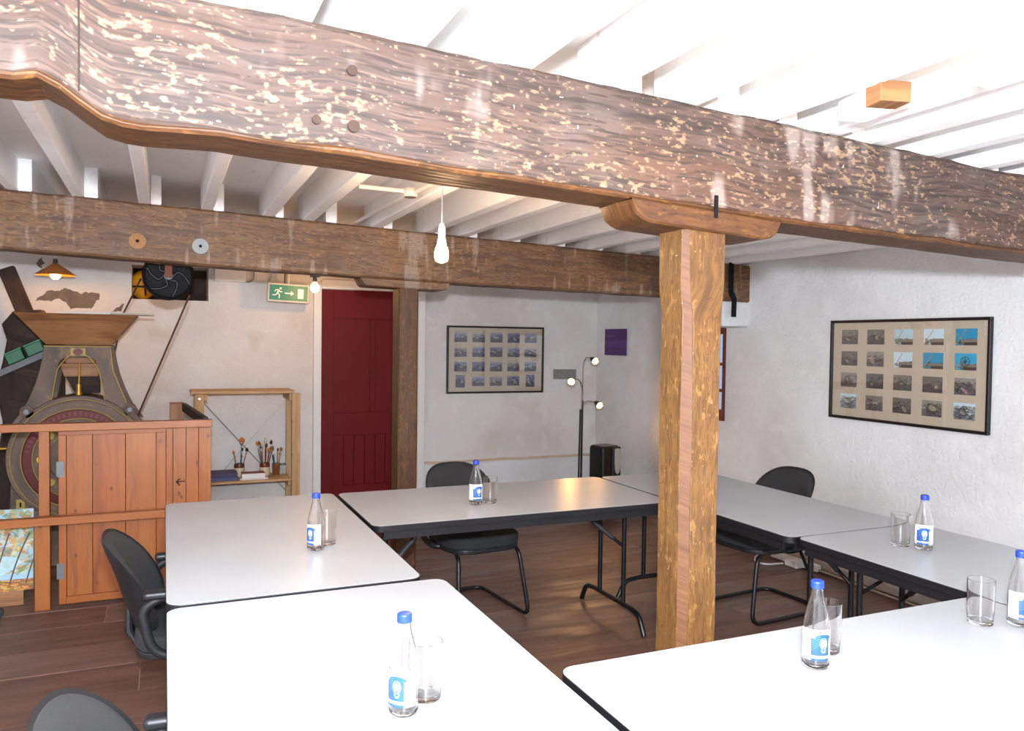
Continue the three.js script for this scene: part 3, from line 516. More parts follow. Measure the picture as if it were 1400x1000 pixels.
// ------------------------------------------------------------------ framed photographs
function photoAtlas(seed, style) {
  const r = mulberry(seed);
  return canvasTex(1000, 600, (x) => {
    for (let k = 0; k < 20; k++) {
      const c = k % 5, q = Math.floor(k / 5), X = c * 200, Y = q * 150; const dull = style === 'dull';
      x.save(); x.beginPath(); x.rect(X, Y, 200, 150); x.clip();
      const sky = dull ? ['#8d93a4', '#a39a94', '#7b8496', '#6a6f86'][k % 4] : (c >= 2 && q < 2) || k === 15 || k === 19 ? ['#2f8fb4', '#3aa0c4', '#a9c7d2', '#bcd2dc'][(c + q) % 4] : ['#77766f', '#6a6862', '#8b8880', '#5c6066'][k % 4];
      x.fillStyle = sky; x.fillRect(X, Y, 200, 150);
      for (let i = 0; i < 150; i++) { const g = 40 + r() * 120, tint = dull ? [0.9, 0.9, 1.15] : [1, 0.96, 0.9]; x.fillStyle = `rgba(${g * tint[0] | 0},${g * tint[1] | 0},${g * tint[2] | 0},0.5)`; const yy = Y + (((c >= 2 && q < 2 && !dull) ? 85 : 25) + r() * 125); x.fillRect(X + r() * 200, yy, 8 + r() * 34, 4 + r() * 14); }
      if (!dull && c >= 2 && q < 2) { x.fillStyle = '#7d7468'; x.fillRect(X + 60, Y + 95, 140, 30); x.strokeStyle = '#a58a5a'; x.lineWidth = 7; x.beginPath(); x.moveTo(X + 5, Y + 145); x.lineTo(X + 95, Y + 8); x.stroke(); x.fillStyle = '#463f3c'; x.fillRect(X + 80, Y + 122, 120, 30); }
      if (!dull && (k === 9 || k >= 17)) { x.strokeStyle = '#2c2c30'; x.lineWidth = 5; x.beginPath(); x.arc(X + 95, Y + 75, 42, 0, 7); x.stroke(); for (let i = 0; i < 4; i++) { x.beginPath(); x.moveTo(X + 95 - 42 * Math.cos(i * .785), Y + 75 - 42 * Math.sin(i * .785)); x.lineTo(X + 95 + 42 * Math.cos(i * .785), Y + 75 + 42 * Math.sin(i * .785)); x.stroke(); } }
      if (dull || q > 1 || c < 2) { x.fillStyle = `rgba(30,30,44,${dull ? 0.5 : 0.35})`; x.beginPath(); x.moveTo(X, Y + 150); x.lineTo(X, Y + 60 + r() * 50); x.lineTo(X + 60 + r() * 40, Y + 30 + r() * 60); x.lineTo(X + 130 + r() * 40, Y + 50 + r() * 60); x.lineTo(X + 200, Y + 30 + r() * 80); x.lineTo(X + 200, Y + 150); x.fill(); x.fillStyle = `rgba(${170 + r() * 60 | 0},${160 + r() * 50 | 0},150,0.5)`; x.beginPath(); x.ellipse(X + 60 + r() * 80, Y + 70 + r() * 40, 14 + r() * 30, 8 + r() * 16, r(), 0, 7); x.fill(); }
      x.restore();
    }
  });
}
function photoFrame(label, W, H, atlas, pos, ry, tilt) {
  const g = thing('photo_frame', label, 'picture frame', pos, ry); g.rotation.z = 0;
  const fw = 0.018, fd = 0.028, fm = mat(0x121213, 0.35);
  part('frame_bar', box(-W / 2, W / 2, H / 2 - fw, H / 2, 0, fd, 'x', 0.003), fm, g); part('frame_bar', box(-W / 2, W / 2, -H / 2, -H / 2 + fw, 0, fd, 'x', 0.003), fm, g);
  part('frame_bar', box(-W / 2, -W / 2 + fw, -H / 2 + fw, H / 2 - fw, 0, fd, 'y', 0.003), fm, g); part('frame_bar', box(W / 2 - fw, W / 2, -H / 2 + fw, H / 2 - fw, 0, fd, 'y', 0.003), fm, g);
  part('mount_board', box(-W / 2 + fw, W / 2 - fw, -H / 2 + fw, H / 2 - fw, 0.002, 0.010), mat(0xb8ab96, 0.8), g, 'cream mount board');
  const pm = new THREE.MeshStandardMaterial({ map: atlas, roughness: 0.4 });
  const iw = W - 0.10, ih = H - 0.09, cw = iw / 5, ch = ih / 4;
  for (let k = 0; k < 20; k++) {
    const c = k % 5, q = Math.floor(k / 5); const upright = tilt && q === 3 && (c === 0 || c === 4);
    const w = upright ? 0.10 : 0.135, h = upright ? 0.125 : 0.097; const b = new THREE.BoxGeometry(w, h, 0.0012); const uv = b.attributes.uv;
    for (let i = 0; i < uv.count; i++) uv.setXY(i, (c + 0.01 + uv.getX(i) * 0.98) / 5, 1 - (q + 0.99 - uv.getY(i) * 0.98) / 4);
    b.translate(-iw / 2 + cw * (c + 0.5), ih / 2 - ch * (q + 0.5) + 0.004, 0.0108);
    part('photograph', b, pm, g);
  }
  part('glass_pane', box(-W / 2 + fw, W / 2 - fw, -H / 2 + fw, H / 2 - fw, 0.017, 0.019), M.pane, g);
  return g;
}
photoFrame('black framed mount of faded bluish photographs on the wall beside the floor lamp', 1.06, 0.675, photoAtlas(5, 'dull'), [3.076, 1.40, ZB + 0.006], 0, true);
photoFrame('black framed mount of quarry and building photographs on the rough side wall', 1.157, 0.665, photoAtlas(9, 'clear'), [XR - 0.010, 1.425, -3.533], -Math.PI / 2, false);
// ------------------------------------------------------------------ purple poster, notice
{
  const t = canvasTex(256, 256, (x, w, h) => { x.fillStyle = '#4b1f66'; x.fillRect(0, 0, w, h); x.fillStyle = '#5b2b7a'; x.fillRect(0, 110, w, 70); x.fillStyle = '#b9a4c9'; x.font = '20px sans-serif'; x.fillText('————————', 16, 76, 110); });
  const g = box(-0.006, 0.006, -0.135, 0.135, -0.205, 0.205, 'z'); const p = new THREE.BoxGeometry(0.41, 0.27, 0.012); 
  const o = solo('wall_poster', p, new THREE.MeshStandardMaterial({ map: t, roughness: 0.5 }), 'purple poster board hung on the rough side wall near the corner', 'poster', [XR - 0.016, 1.595, -6.985]); o.rotation.y = -Math.PI / 2; o.rotation.x = 0;
  const nt = canvasTex(256, 96, (x, w, h) => { x.fillStyle = '#8c8984'; x.fillRect(0, 0, w, h); x.fillStyle = '#5e5c58'; const r = mulberry(3); for (let j = 0; j < 6; j++) for (let i = 0; i < 34; i++) if (r() < 0.8) x.fillRect(8 + i * 7, 8 + j * 14, 5, 3 + r() * 6); });
  solo('wall_notice', new THREE.BoxGeometry(0.27, 0.105, 0.006), new THREE.MeshStandardMaterial({ map: nt, roughness: 0.8 }), 'small grey notice strip on the wall behind the floor lamp', 'notice', [3.868, 1.25, ZB + 0.006]);
}
// ------------------------------------------------------------------ exit sign
{
  const t = canvasTex(512, 224, (x, w, h) => {
    x.fillStyle = '#0a7a58'; x.fillRect(0, 0, w, h); x.fillStyle = '#f2f0ea'; x.strokeStyle = '#f2f0ea';
    x.fillRect(378, 44, 78, 142); x.lineWidth = 16; x.beginPath(); x.moveTo(204, 118); x.lineTo(296, 118); x.stroke(); x.beginPath(); x.moveTo(284, 82); x.lineTo(328, 118); x.lineTo(284, 154); x.fill();
    x.beginPath(); x.arc(146, 50, 15, 0, 7); x.fill(); x.lineCap = 'round'; x.lineJoin = 'round'; x.lineWidth = 20; x.beginPath(); x.moveTo(124, 76); x.lineTo(104, 124); x.stroke(); x.lineWidth = 13;
    x.beginPath(); x.moveTo(122, 74); x.lineTo(88, 72); x.lineTo(72, 96); x.stroke(); x.beginPath(); x.moveTo(126, 78); x.lineTo(142, 104); x.lineTo(164, 98); x.stroke();
    x.beginPath(); x.moveTo(106, 124); x.lineTo(134, 144); x.lineTo(130, 192); x.stroke(); x.beginPath(); x.moveTo(102, 124); x.lineTo(84, 150); x.lineTo(44, 152); x.stroke();
  });
  const g = thing('exit_sign', 'green running man exit sign hanging below the brown beam', 'exit sign', [0.995, 1.985, -7.16]); g.rotation.z = -0.035;
  part('sign_case', box(-0.178, 0.178, -0.083, 0.083, -0.03, 0.03, 'x', 0.01), mat(0xcfc6ba, 0.5), g);
  part('sign_panel', new THREE.BoxGeometry(0.325, 0.132, 0.004).translate(0, 0, 0.0315), new THREE.MeshStandardMaterial({ map: t, roughness: 0.4 }), g, 'green panel with white running figure and arrow');
  part('conduit', rod([-0.03, 0.08, 0], [-0.03, 0.46, 0], 0.011), M.greySteel, g); part('conduit', rod([0.0, 0.08, 0], [0.0, 0.46, 0], 0.008), M.whitePaint, g);
}
// white junction box and looped cable on the wall
{
  const g = thing('junction_box', 'flat white cable box under the brown beam beside the belt opening', 'cable box', [0.53, 2.13, ZB]);
  part('box_cover', box(-0.13, 0.13, -0.05, 0.06, 0, 0.05, 'x', 0.006), M.whitePaint, g);
  part('cable', tube([[0.12, 0.07, 0.03], [0.19, 0.08, 0.03], [0.20, -0.02, 0.03], [0.15, -0.05, 0.03], [0.12, -0.04, 0.03]], 0.006, 0.04), mat(0x8b8780, 0.6), g);
}
// ------------------------------------------------------------------ lamps
function bulbLight(x, y, z, c, i, r = 1) { const l = new THREE.PointLight(c, i, 0, 2); l.position.set(x, y, z); l.shadow.radius = r; scene.add(l); return l; }
const WARM = 0xffb868;
// pendant over the far tables
{
  const yc = yFar(1.11) - 0.003, x = 1.11, z = -3.30, g = thing('pendant_bulb', 'bare glowing bulb on a white flex in front of the brown beam', 'pendant lamp', [x, 0, z]);
  part('ceiling_rose', lathe([[0.0005, 0.03], [0.038, 0.03], [0.04, 0.012], [0.022, 0.0], [0.0005, 0.0]], 24).translate(0, yc + .0, 0), M.whitePaint, g);
  part('flex', rod([0, 2.085, 0], [0, yc + .01, 0], 0.0032), M.whitePaint, g);
  part('lamp_holder', lathe([[0.0005, 2.098], [0.008, 2.097], [0.0135, 2.085], [0.0165, 2.072], [0.0170, 2.030], [0.0195, 2.026], [0.0210, 2.012], [0.023, 2.000], [0.0005, 1.998]], 24), M.whitePaint, g);
  part('bulb', lathe([[0.0005, 1.922], [0.012, 1.924], [0.026, 1.931], [0.031, 1.945], [0.031, 1.970], [0.027, 1.990], [0.018, 1.999], [0.0005, 1.999]], 24), glow(0xffd08a, 14), g, 'glowing bulb');
  bulbLight(x, 1.958, z, 0xffd0a0, 1.6);
}
// pendant close to the near joists
{
  const x = 1.30, z = -0.92, yc = yNear(1.30) + 0.15, g = thing('pendant_bulb', 'bare glowing bulb on a short flex below the bright near joists', 'pendant lamp', [x, 0, z]);
  part('ceiling_rose', lathe([[0.0005, 0.0], [0.036, 0.0], [0.040, -0.012], [0.022, -0.026], [0.0005, -0.026]], 24).translate(0, yc, 0), M.whitePaint, g);
  part('flex', rod([0, 2.155, 0], [0, yc - 0.02, 0], 0.0032), M.whitePaint, g);
  part('lamp_holder', lathe([[0.0005, 2.175], [0.008, 2.174], [0.0155, 2.160], [0.0165, 2.118], [0.0195, 2.112], [0.0210, 2.100], [0.0005, 2.098]], 24), M.whitePaint, g);
  part('bulb', lathe([[0.0005, 2.028], [0.014, 2.030], [0.027, 2.038], [0.0335, 2.054], [0.0325, 2.072], [0.025, 2.090], [0.018, 2.099], [0.0005, 2.099]], 24), glow(0xffd9a0, 14), g, 'glowing bulb');
  bulbLight(x, 2.064, z, 0xffd0a0, 1.2);
}
// copper shade lamp
{
  const x = -0.748, z = -6.80, g = thing('shade_lamp', 'small copper coloured cone shade lamp above the grain mill hopper', 'pendant lamp', [x, 0, z]);
  part('lamp_shade', lathe([[0.134, 2.036], [0.136, 2.040], [0.09, 2.075], [0.040, 2.108], [0.022, 2.122], [0.020, 2.120], [0.038, 2.104], [0.088, 2.071], [0.134, 2.036]], 40), mat(0xc07a3c, 0.45, { metalness: 0.35 }), g, 'copper coloured cone');
  part('lamp_holder', lathe([[0.0005, 2.160], [0.016, 2.158], [0.018, 2.115], [0.018, 2.085], [0.0005, 2.085]], 20), M.greySteel, g);
  part('flex', rod([0, 2.155, 0], [0, 2.53, 0], 0.004), M.whitePaint, g);
  part('bulb', lathe([[0.0005, 2.004], [0.018, 2.008], [0.034, 2.024], [0.038, 2.042], [0.032, 2.062], [0.016, 2.082], [0.0005, 2.084]], 24), glow(0xffca80, 12), g, 'glowing bulb');
  bulbLight(x, 2.045, z, WARM, 0.6);
}
// bare bulb by the door
{
  const x = 1.15, z = -6.72, g = thing('pendant_bulb', 'small bare glowing bulb between the exit sign and the red door', 'pendant lamp', [x, 0, z]);
  part('lamp_holder', mergeGeometries([box(-0.036, 0.036, 2.10, 2.135, -0.03, 0.03), rod([0, 2.13, 0], [0, 2.5, 0], 0.006).toNonIndexed(), lathe([[0.0005, 2.105], [0.017, 2.104], [0.019, 2.06], [0.0005, 2.058]], 16).toNonIndexed()]), M.greySteel, g, 'grey steel holder');
  part('bulb', lathe([[0.0005, 1.972], [0.020, 1.978], [0.034, 1.996], [0.038, 2.015], [0.034, 2.034], [0.020, 2.050], [0.014, 2.062], [0.0005, 2.062]], 24), glow(0xffd6a4, 12), g, 'glowing bulb');
  bulbLight(x, 2.012, z, WARM, 0.5);
}
// three-headed floor lamp
{
  const x = 3.735, z = -6.80, g = thing('floor_lamp', 'black three-headed floor lamp standing in the corner', 'floor lamp', [x, 0, z]);
  const dm = mat(0x2a2826, 0.35, { metalness: 0.6 });
  part('base', lathe([[0.0005, 0.0], [0.13, 0.0], [0.132, 0.012], [0.10, 0.024], [0.02, 0.03], [0.0005, 0.03]], 36), dm, g);
  part('pole', rod([-0.012, 0.02, 0], [0.0, 0.93, 0], 0.0085), dm, g); part('pole', rod([0.018, 0.02, 0.0], [0.022, 1.02, 0], 0.0105), dm, g);
  const heads = [
    [[0.022, 1.0, 0], [0.024, 1.38, 0], [0.045, 1.445, 0.02], [0.085, 1.435, 0.04], [0.095, 1.40, 0.13]],
    [[0.012, 0.95, 0], [0.022, 1.13, 0], [-0.02, 1.225, 0.02], [-0.12, 1.235, 0.05], [-0.18, 1.20, 0.13]],
    [[0.0, 0.9, 0], [0.024, 0.99, 0], [0.06, 1.01, 0.02], [0.135, 1.005, 0.05], [0.148, 0.965, 0.15]]];
  for (const h of heads) {
    part('gooseneck', tube(h.slice(0, 4), 0.0055, 0.06, 8), mat(0x8d7a66, 0.35, { metalness: 0.8 }), g, 'metal gooseneck arm');
    const a = new THREE.Vector3(...h[3]), b = new THREE.Vector3(...h[4]), d = b.clone().sub(a).normalize(), q = new THREE.Quaternion().setFromUnitVectors(new THREE.Vector3(0, 1, 0), d);
    const sh = lathe([[0.006, -0.005], [0.012, 0.0], [0.020, 0.02], [0.034, 0.060], [0.040, 0.085], [0.038, 0.085], [0.032, 0.060], [0.018, 0.022], [0.0005, 0.018]], 28).applyQuaternion(q).translate(a.x, a.y, a.z);
    const shade = part('lamp_shade', sh, mat(0x352c24, 0.4, { metalness: 0.5 }), g, 'dark cone shade');
    const bl = lathe([[0.0005, 0.022], [0.014, 0.03], [0.028, 0.062], [0.033, 0.080], [0.026, 0.094], [0.0005, 0.100]], 24).applyQuaternion(q).translate(a.x, a.y, a.z);
    part('bulb', bl, glow(0xffc680, 10), shade, 'glowing reflector bulb');
    const sp = new THREE.SpotLight(WARM, 1.0, 0, 0.8, 1, 2); const o = a.clone().addScaledVector(d, 0.112).add(new THREE.Vector3(x, 0, z)); sp.position.copy(o); sp.target.position.copy(o.clone().add(d)); sp.shadow.radius = 1.6; scene.add(sp); scene.add(sp.target);
  }
}
// black heater box in the corner
{
  const g = thing('tower_heater', 'black upright heater box with silver control panel in the corner', 'heater', [3.79, 0, -6.42], 0.0); g.rotation.y = 0.22;
  part('housing', box(-0.11, 0.11, 0.02, 0.625, -0.10, 0.10, 'y', 0.03), mat(0x0c0c0e, 0.3), g);
  part('front_cover', box(0.0, 0.112, 0.04, 0.615, 0.08, 0.115, 'y', 0.02), mat(0x141417, 0.3), g);
  const sh = new THREE.Shape(); sh.moveTo(-0.036, 0.10); sh.quadraticCurveTo(0, 0.115, 0.036, 0.10); sh.lineTo(0.036, 0.0); sh.quadraticCurveTo(0.034, -0.13, 0, -0.135); sh.quadraticCurveTo(-0.034, -0.13, -0.036, 0.0); sh.closePath();
  part('control_panel', extr(sh, 0.010, 0.003).translate(0.058, 0.495, 0.113), mat(0xa8a59e, 0.4), g, 'silver tapered panel');
  for (const s of [-1, 1]) part('foot', box(s * 0.08 - 0.02, s * 0.08 + 0.02, 0, 0.03, -0.09, 0.09), mat(0x0c0c0e, 0.4), g);
}
// ------------------------------------------------------------------ ceiling services and the wood block
{
  const g = thing('smoke_detector', 'white round ceiling fitting with conduits between the far joists', 'detector', [1.13, 0, -3.86]);
  const y = 2.315;
  part('detector_body', lathe([[0.0005, y - 0.012], [0.030, y - 0.012], [0.036, y - 0.005], [0.038, y + 0.03], [0.0005, y + 0.03]], 28), M.whitePaint, g); part('detector_face', new THREE.CylinderGeometry(0.030, 0.030, 0.004, 28).translate(0, y - 0.013, 0), mat(0x6f6860, 0.7), g, 'dusty brown underside');
  part('conduit', rod([0.06, y + 0.012, 1.7], [0.02, y + 0.012, 0.03], 0.011), M.whitePaint, g); part('conduit', rod([0.0, y + 0.012, -0.03], [-0.02, y + 0.012, -1.12], 0.011), M.whitePaint, g);
  part('conduit', rod([-0.03, y + 0.015, 0], [-0.26, y + 0.018, 0.0], 0.011), M.whitePaint, g);
  const k = thing('timber_block', 'short half-painted timber block fixed below the bright joists', 'wood block', [1.80, 0, -1.60]); k.rotation.y = -0.25;
  part('block', box(-0.045, 0.045, 2.235, 2.29, -0.0, 0.07, 'z', 0.003), M.hopper, k, 'bare golden end'); part('painted_block', box(-0.045, 0.045, 2.235, 2.29, -0.13, -0.0005, 'z', 0.003), M.ceiling, k, 'white painted end');
}
// white cables along the foot of the right wall
{
  const g = thing('cable_trunking', 'white cable and trunking lying along the foot of the rough wall', 'cable');
  part('trunking', bar([4.15, 0.03, -4.55], [4.17, 0.03, -4.12], 0.05, 0.045, 0.006), M.whitePaint, g); part('socket_box', box(4.08, 4.17, 0.003, 0.055, -4.36, -4.24, 'z', 0.01), M.whitePaint, g);
  part('cable', tube([[4.12, 0.03, -4.55], [4.05, 0.01, -4.62], [3.93, 0.008, -4.50], [3.95, 0.008, -4.40], [4.08, 0.012, -4.37]], 0.006, 0.06), M.whitePaint, g);
  part('cable', tube([[4.17, 0.02, -4.12], [4.17, 0.012, -3.6], [4.18, 0.012, -2.9]], 0.007, 0.06), mat(0xb5a68f, 0.7), g);
}
// ------------------------------------------------------------------ pine fence with gate
{
  const f = thing('pine_fence', 'orange pine fence with framed gate in front of the grain mill', 'fence');
  const Z = -5.2;
  part('rail', box(-2.1, 0.268, 1.036, 1.08, Z - 0.03, Z + 0.035, 'x', 0.003), M.pine, f);
  part('rail', box(-2.1, 0.004, 0.50, 0.546, Z + 0.003, Z + 0.06, 'x', 0.003), M.pine, f);
  part('post', box(-0.66, -0.606, 0.546, 1.036, Z - 0.05, Z + 0.0, 'y', 0.003), M.pine, f);
  part('post', box(-0.682, -0.604, 0.0, 0.50, Z - 0.05, Z + 0.004, 'y', 0.003), M.pine, f);
  // gate
  const gate = part('gate', box(-0.562, 0.008, 1.006, 1.032, Z - 0.055, Z - 0.012, 'x', 0.002), M.pine2, f);
  part('gate_stile', box(-0.562, -0.523, 0.02, 1.006, Z - 0.055, Z - 0.012, 'y', 0.002), M.pine2, gate); part('gate_rail', box(-0.523, 0.008, 0.02, 0.062, Z - 0.055, Z - 0.012, 'x', 0.002), M.pine2, gate);
  const gb = [-0.523, -0.388, -0.213, -0.046, 0.008];
  for (let i = 0; i < 4; i++) part('gate_board', box(gb[i] + 0.0012, gb[i + 1] - 0.0012, 0.062, 1.006, Z - 0.05, Z - 0.024 - 0.001 * (i % 2), 'y', 0.002), i % 2 ? M.pine2 : M.pine, gate);
  for (const y of [0.215, 0.81]) part('hinge', box(-0.572, -0.533, y - 0.045, y + 0.045, Z - 0.013, Z - 0.008), M.greySteel, gate, 'grey steel hinge');
  const bb = [0.009, 0.046, 0.12, 0.192, 0.264];
  for (let i = 0; i < 4; i++) part('board', box(bb[i] + 0.0012, bb[i + 1] - 0.0012, 0.0, 1.036, Z - 0.03, Z - 0.006 - 0.001 * (i % 2), 'y', 0.002), i % 2 ? M.pine : M.pine2, f);
  // small arrow mark carved on a board
  const ar = new THREE.MeshStandardMaterial({ color: 0x3a1c0e, roughness: 0.8 });
  part('arrow_mark', mergeGeometries([bar([0.066, 0.70, Z - 0.0055], [0.116, 0.704, Z - 0.0055], 0.002, 0.008), bar([0.066, 0.70, Z - 0.0055], [0.086, 0.722, Z - 0.0055], 0.002, 0.009), bar([0.066, 0.70, Z - 0.0055], [0.086, 0.680, Z - 0.0055], 0.002, 0.009)]), ar, f, 'dark scorched arrow');
  part('return_rail', bar([0.235, 1.058, Z - 0.05], [0.135, 1.058, -6.45], 0.03, 0.06, 0.003), woodM(T.dark, 1, 1, 0.7, 0.001, { color: 0xf0c8a8 }), f, 'dark return rail');
  part('return_post', box(0.035, 0.135, 0, 1.085, -6.6, -6.45, 'y', 0.003), M.hopper, f);
}
// ------------------------------------------------------------------ painting and caddy behind the fence
{
  const t = canvasTex(512, 512, (x, w, h) => {
    const r = mulberry(8); x.fillStyle = '#9fc4d8'; x.fillRect(0, 0, w, h); const cols = ['#c9873a', '#d9b25a', '#7f8f4a', '#a8613a', '#8fb0bd', '#c2b48a', '#5f7a5a', '#d8d2b8'];
    for (let i = 0; i < 900; i++) { const yy = r() * 400; x.globalAlpha = 0.5; x.fillStyle = cols[(r() * 8) | 0]; x.beginPath(); x.ellipse(r() * w, yy, 6 + r() * 22, 4 + r() * 12, r() * 3, 0, 7); x.fill(); }
    x.globalAlpha = 0.75; x.fillStyle = '#b5dcec'; x.beginPath(); x.ellipse(330, 360, 130, 60, -0.3, 0, 7); x.fill(); x.globalAlpha = 1; x.fillStyle = '#8a5a34'; x.fillRect(0, 440, w, 72); for (let i = 0; i < 200; i++) { x.fillStyle = cols[(r() * 4) | 0]; x.fillRect(r() * w, 440 + r() * 70, 26, 6); }
    x.strokeStyle = '#4a4038'; for (let i = 0; i < 7; i++) { x.lineWidth = 4 + r() * 5; const X = 60 + i * 70; x.beginPath(); x.moveTo(X, 470); x.quadraticCurveTo(X + 30, 300, X + 60 + r() * 40, 120 + r() * 80); x.stroke(); }
  });
  const p = thing('canvas_painting', 'autumn tree painting leaning behind the lower fence rail', 'painting', [-1.01, 0.0, -5.36]); p.rotation.x = -0.06;
  part('stretcher', box(-0.30, 0.30, 0.085, 0.56, -0.02, 0.0), mat(0xd8d2c4, 0.8), p); part('painted_canvas', new THREE.BoxGeometry(0.60, 0.475, 0.004).translate(0, 0.3225, 0.0025), new THREE.MeshStandardMaterial({ map: t, roughness: 0.6 }), p);
  part('support_block', box(-0.25, 0.25, 0.0, 0.085, -0.05, 0.0), M.hopper, p);
  const c = thing('wheeled_stand', 'low yellow stand on black castors under the painting', 'stand', [-0.92, 0, -5.16]);
  part('deck', box(-0.22, 0.06, 0.045, 0.075, -0.09, 0.02, 'x', 0.006), mat(0xb09a4e, 0.7), c); for (const x of [-0.17, 0.065]) part('castor', new THREE.CylinderGeometry(0.034, 0.034, 0.022, 24).rotateX(Math.PI / 2).translate(x, 0.034, 0.035), M.blackPlastic, c, 'black castor wheel');
}
// ------------------------------------------------------------------ grain mill
{
  const g = thing('grain_mill', 'old cast iron grain mill with wooden hopper and red ring behind the fence', 'grain mill');
  const cx = -0.545, zf = -6.16;
  // hopper of four sloping boards and a rim
  const hopperSide = (sx, sz) => {
    const T0 = [0.365, 0.30], B0 = [0.2, 0.14], y1 = 1.735, y0 = 1.525, zc = -6.38, th = 0.018; let p;
    if (sx) p = [[cx + sx * T0[0], y1, zc - T0[1]], [cx + sx * T0[0], y1, zc + T0[1]], [cx + sx * B0[0], y0, zc + B0[1]], [cx + sx * B0[0], y0, zc - B0[1]]];
    else p = [[cx - T0[0], y1, zc + sz * T0[1]], [cx + T0[0], y1, zc + sz * T0[1]], [cx + B0[0], y0, zc + sz * B0[1]], [cx - B0[0], y0, zc + sz * B0[1]]];
    const inn = p.map(q => [q[0] - Math.sign(q[0] - cx) * th * (sx ? 1.3 : 0.8), q[1] + 0.001, q[2] - Math.sign(q[2] - zc) * th * (sx ? 0.8 : 1.3)]);
    const v = [...p, ...inn].flat(), I = [0, 1, 2, 0, 2, 3, 4, 6, 5, 4, 7, 6, 0, 4, 5, 0, 5, 1, 2, 6, 7, 2, 7, 3, 1, 5, 6, 1, 6, 2, 0, 3, 7, 0, 7, 4];
    const q = new THREE.BufferGeometry(); q.setAttribute('position', new THREE.Float32BufferAttribute(v, 3)); q.setIndex(I); const n = q.toNonIndexed(); n.computeVertexNormals(); return uvMetres(n, sx ? 'z' : 'x', [R(0, 3), R(0, 3)]);
  };
  const side2 = M.hopper.clone(); side2.side = THREE.DoubleSide;
  part('hopper_board', hopperSide(0, 1), side2, g); part('hopper_board', hopperSide(0, -1), side2, g); part('hopper_board', hopperSide(1, 0), side2, g); part('hopper_board', hopperSide(-1, 0), side2, g);
  // A-shaped cast frame with arched opening
  const fr = new THREE.Shape(); fr.moveTo(-0.205, 0.42); fr.lineTo(0.205, 0.42); fr.quadraticCurveTo(0.22, 0.2, 0.33, -0.02); fr.lineTo(0.40, -0.12); fr.lineTo(-0.40, -0.12); fr.lineTo(-0.33, -0.02); fr.quadraticCurveTo(-0.22, 0.2, -0.205, 0.42); fr.closePath();
  const op = new THREE.Path(); op.moveTo(-0.19, -0.04); op.lineTo(-0.135, 0.26); op.quadraticCurveTo(-0.12, 0.34, -0.06, 0.345); op.lineTo(0.06, 0.345); op.quadraticCurveTo(0.12, 0.34, 0.135, 0.26); op.lineTo(0.19, -0.04); op.closePath(); fr.holes.push(op);
  for (const dz of [0, -0.36]) part('cast_frame', extr(fr, 0.04, 0.006, 10).translate(cx, 1.10, zf - 0.06 + dz), M.enamel, g);
  const outline = (pts, r = 0.004) => tube(pts, r, 0.02, 6);
  part('gilt_line', outline([[cx - 0.175, 1.065, zf - 0.014], [cx - 0.125, 1.36, zf - 0.014], [cx - 0.055, 1.452, zf - 0.014], [cx + 0.055, 1.452, zf - 0.014], [cx + 0.125, 1.36, zf - 0.014], [cx + 0.175, 1.065, zf - 0.014]]), M.gilt, g, 'worn gilt line');
  part('gilt_line', outline([[cx + 0.20, 1.50, zf - 0.014], [cx + 0.215, 1.34, zf - 0.014], [cx + 0.30, 1.12, zf - 0.014]]), M.gilt, g); part('gilt_line', outline([[cx - 0.205, 1.512, zf - 0.012], [cx + 0.205, 1.512, zf - 0.012]]), M.gilt, g);
  part('red_boss', new THREE.CylinderGeometry(0.024, 0.024, 0.012, 24).rotateX(Math.PI / 2).scale(1.25, 1, 1).translate(cx, 1.475, zf - 0.008), mat(0x5e0c10, 0.5), g); part('boss_plate', new THREE.BoxGeometry(0.09, 0.05, 0.006).translate(cx, 1.475, zf - 0.014), M.gilt, g);
  // feed shoe with adjusting screw
  part('feed_shoe', extr(poly([[-0.12, 0.06], [0.12, 0.06], [0.115, -0.03], [-0.095, -0.03]]), 0.16, 0.002).translate(cx - 0.0, 1.33, zf - 0.28), M.hopper, g); part('feed_spout', extr(poly([[-0.09, 0.06], [0.12, 0.06], [0.12, -0.06], [-0.03, -0.06]]), 0.12, 0.002).translate(cx, 1.24, zf - 0.27), M.dark, g);
  part('throat', extr(poly([[-0.13, 0.07], [0.13, 0.07], [0.085, -0.03], [-0.085, -0.03]]), 0.1, 0.002).translate(cx, 1.42, zf - 0.27), M.hopper, g);
  part('adjusting_screw', mergeGeometries([rod([cx, 1.25, zf - 0.07], [cx, 1.40, zf - 0.10], 0.007), new THREE.CylinderGeometry(0.016, 0.016, 0.07, 16).translate(cx, 1.215, zf - 0.06), new THREE.CylinderGeometry(0.022, 0.022, 0.018, 16).translate(cx, 1.185, zf - 0.06)]), M.brass, g, 'brass adjusting screw');
  // round casing
  const cy = 0.745, disc = (r0, r1, d, z, name, m, lab) => { const prof = [[r0, 0], [r1 - 0.006, 0], [r1, 0.006], [r1, d], [r0, d]]; if (r0 < .001) prof[0][0] = prof[4][0] = 0.0005; else prof.push([r0, 0]); const q = lathe(prof, 72).rotateX(-Math.PI / 2); q.translate(cx, cy, z); return part(name, q, m, g, lab); };
  disc(0.0, 0.43, 0.30, zf, 'casing', M.enamel); disc(0.335, 0.40, 0.02, zf + 0.012, 'casing_rim', M.enamel); disc(0.275, 0.335, 0.02, zf + 0.010, 'red_ring', M.redPaint, 'dark red lettered ring'); disc(0.18, 0.27, 0.03, zf + 0.020, 'inner_ring', M.enamel); disc(0.0, 0.10, 0.05, zf + 0.045, 'hub', M.iron);
  for (const [r, z] of [[0.402, zf + 0.004], [0.338, zf + 0.013], [0.272, zf + 0.016]]) part('gilt_ring', new THREE.TorusGeometry(r, 0.0032, 6, 90).translate(cx, cy, z), M.gilt, g, 'worn gilt ring');
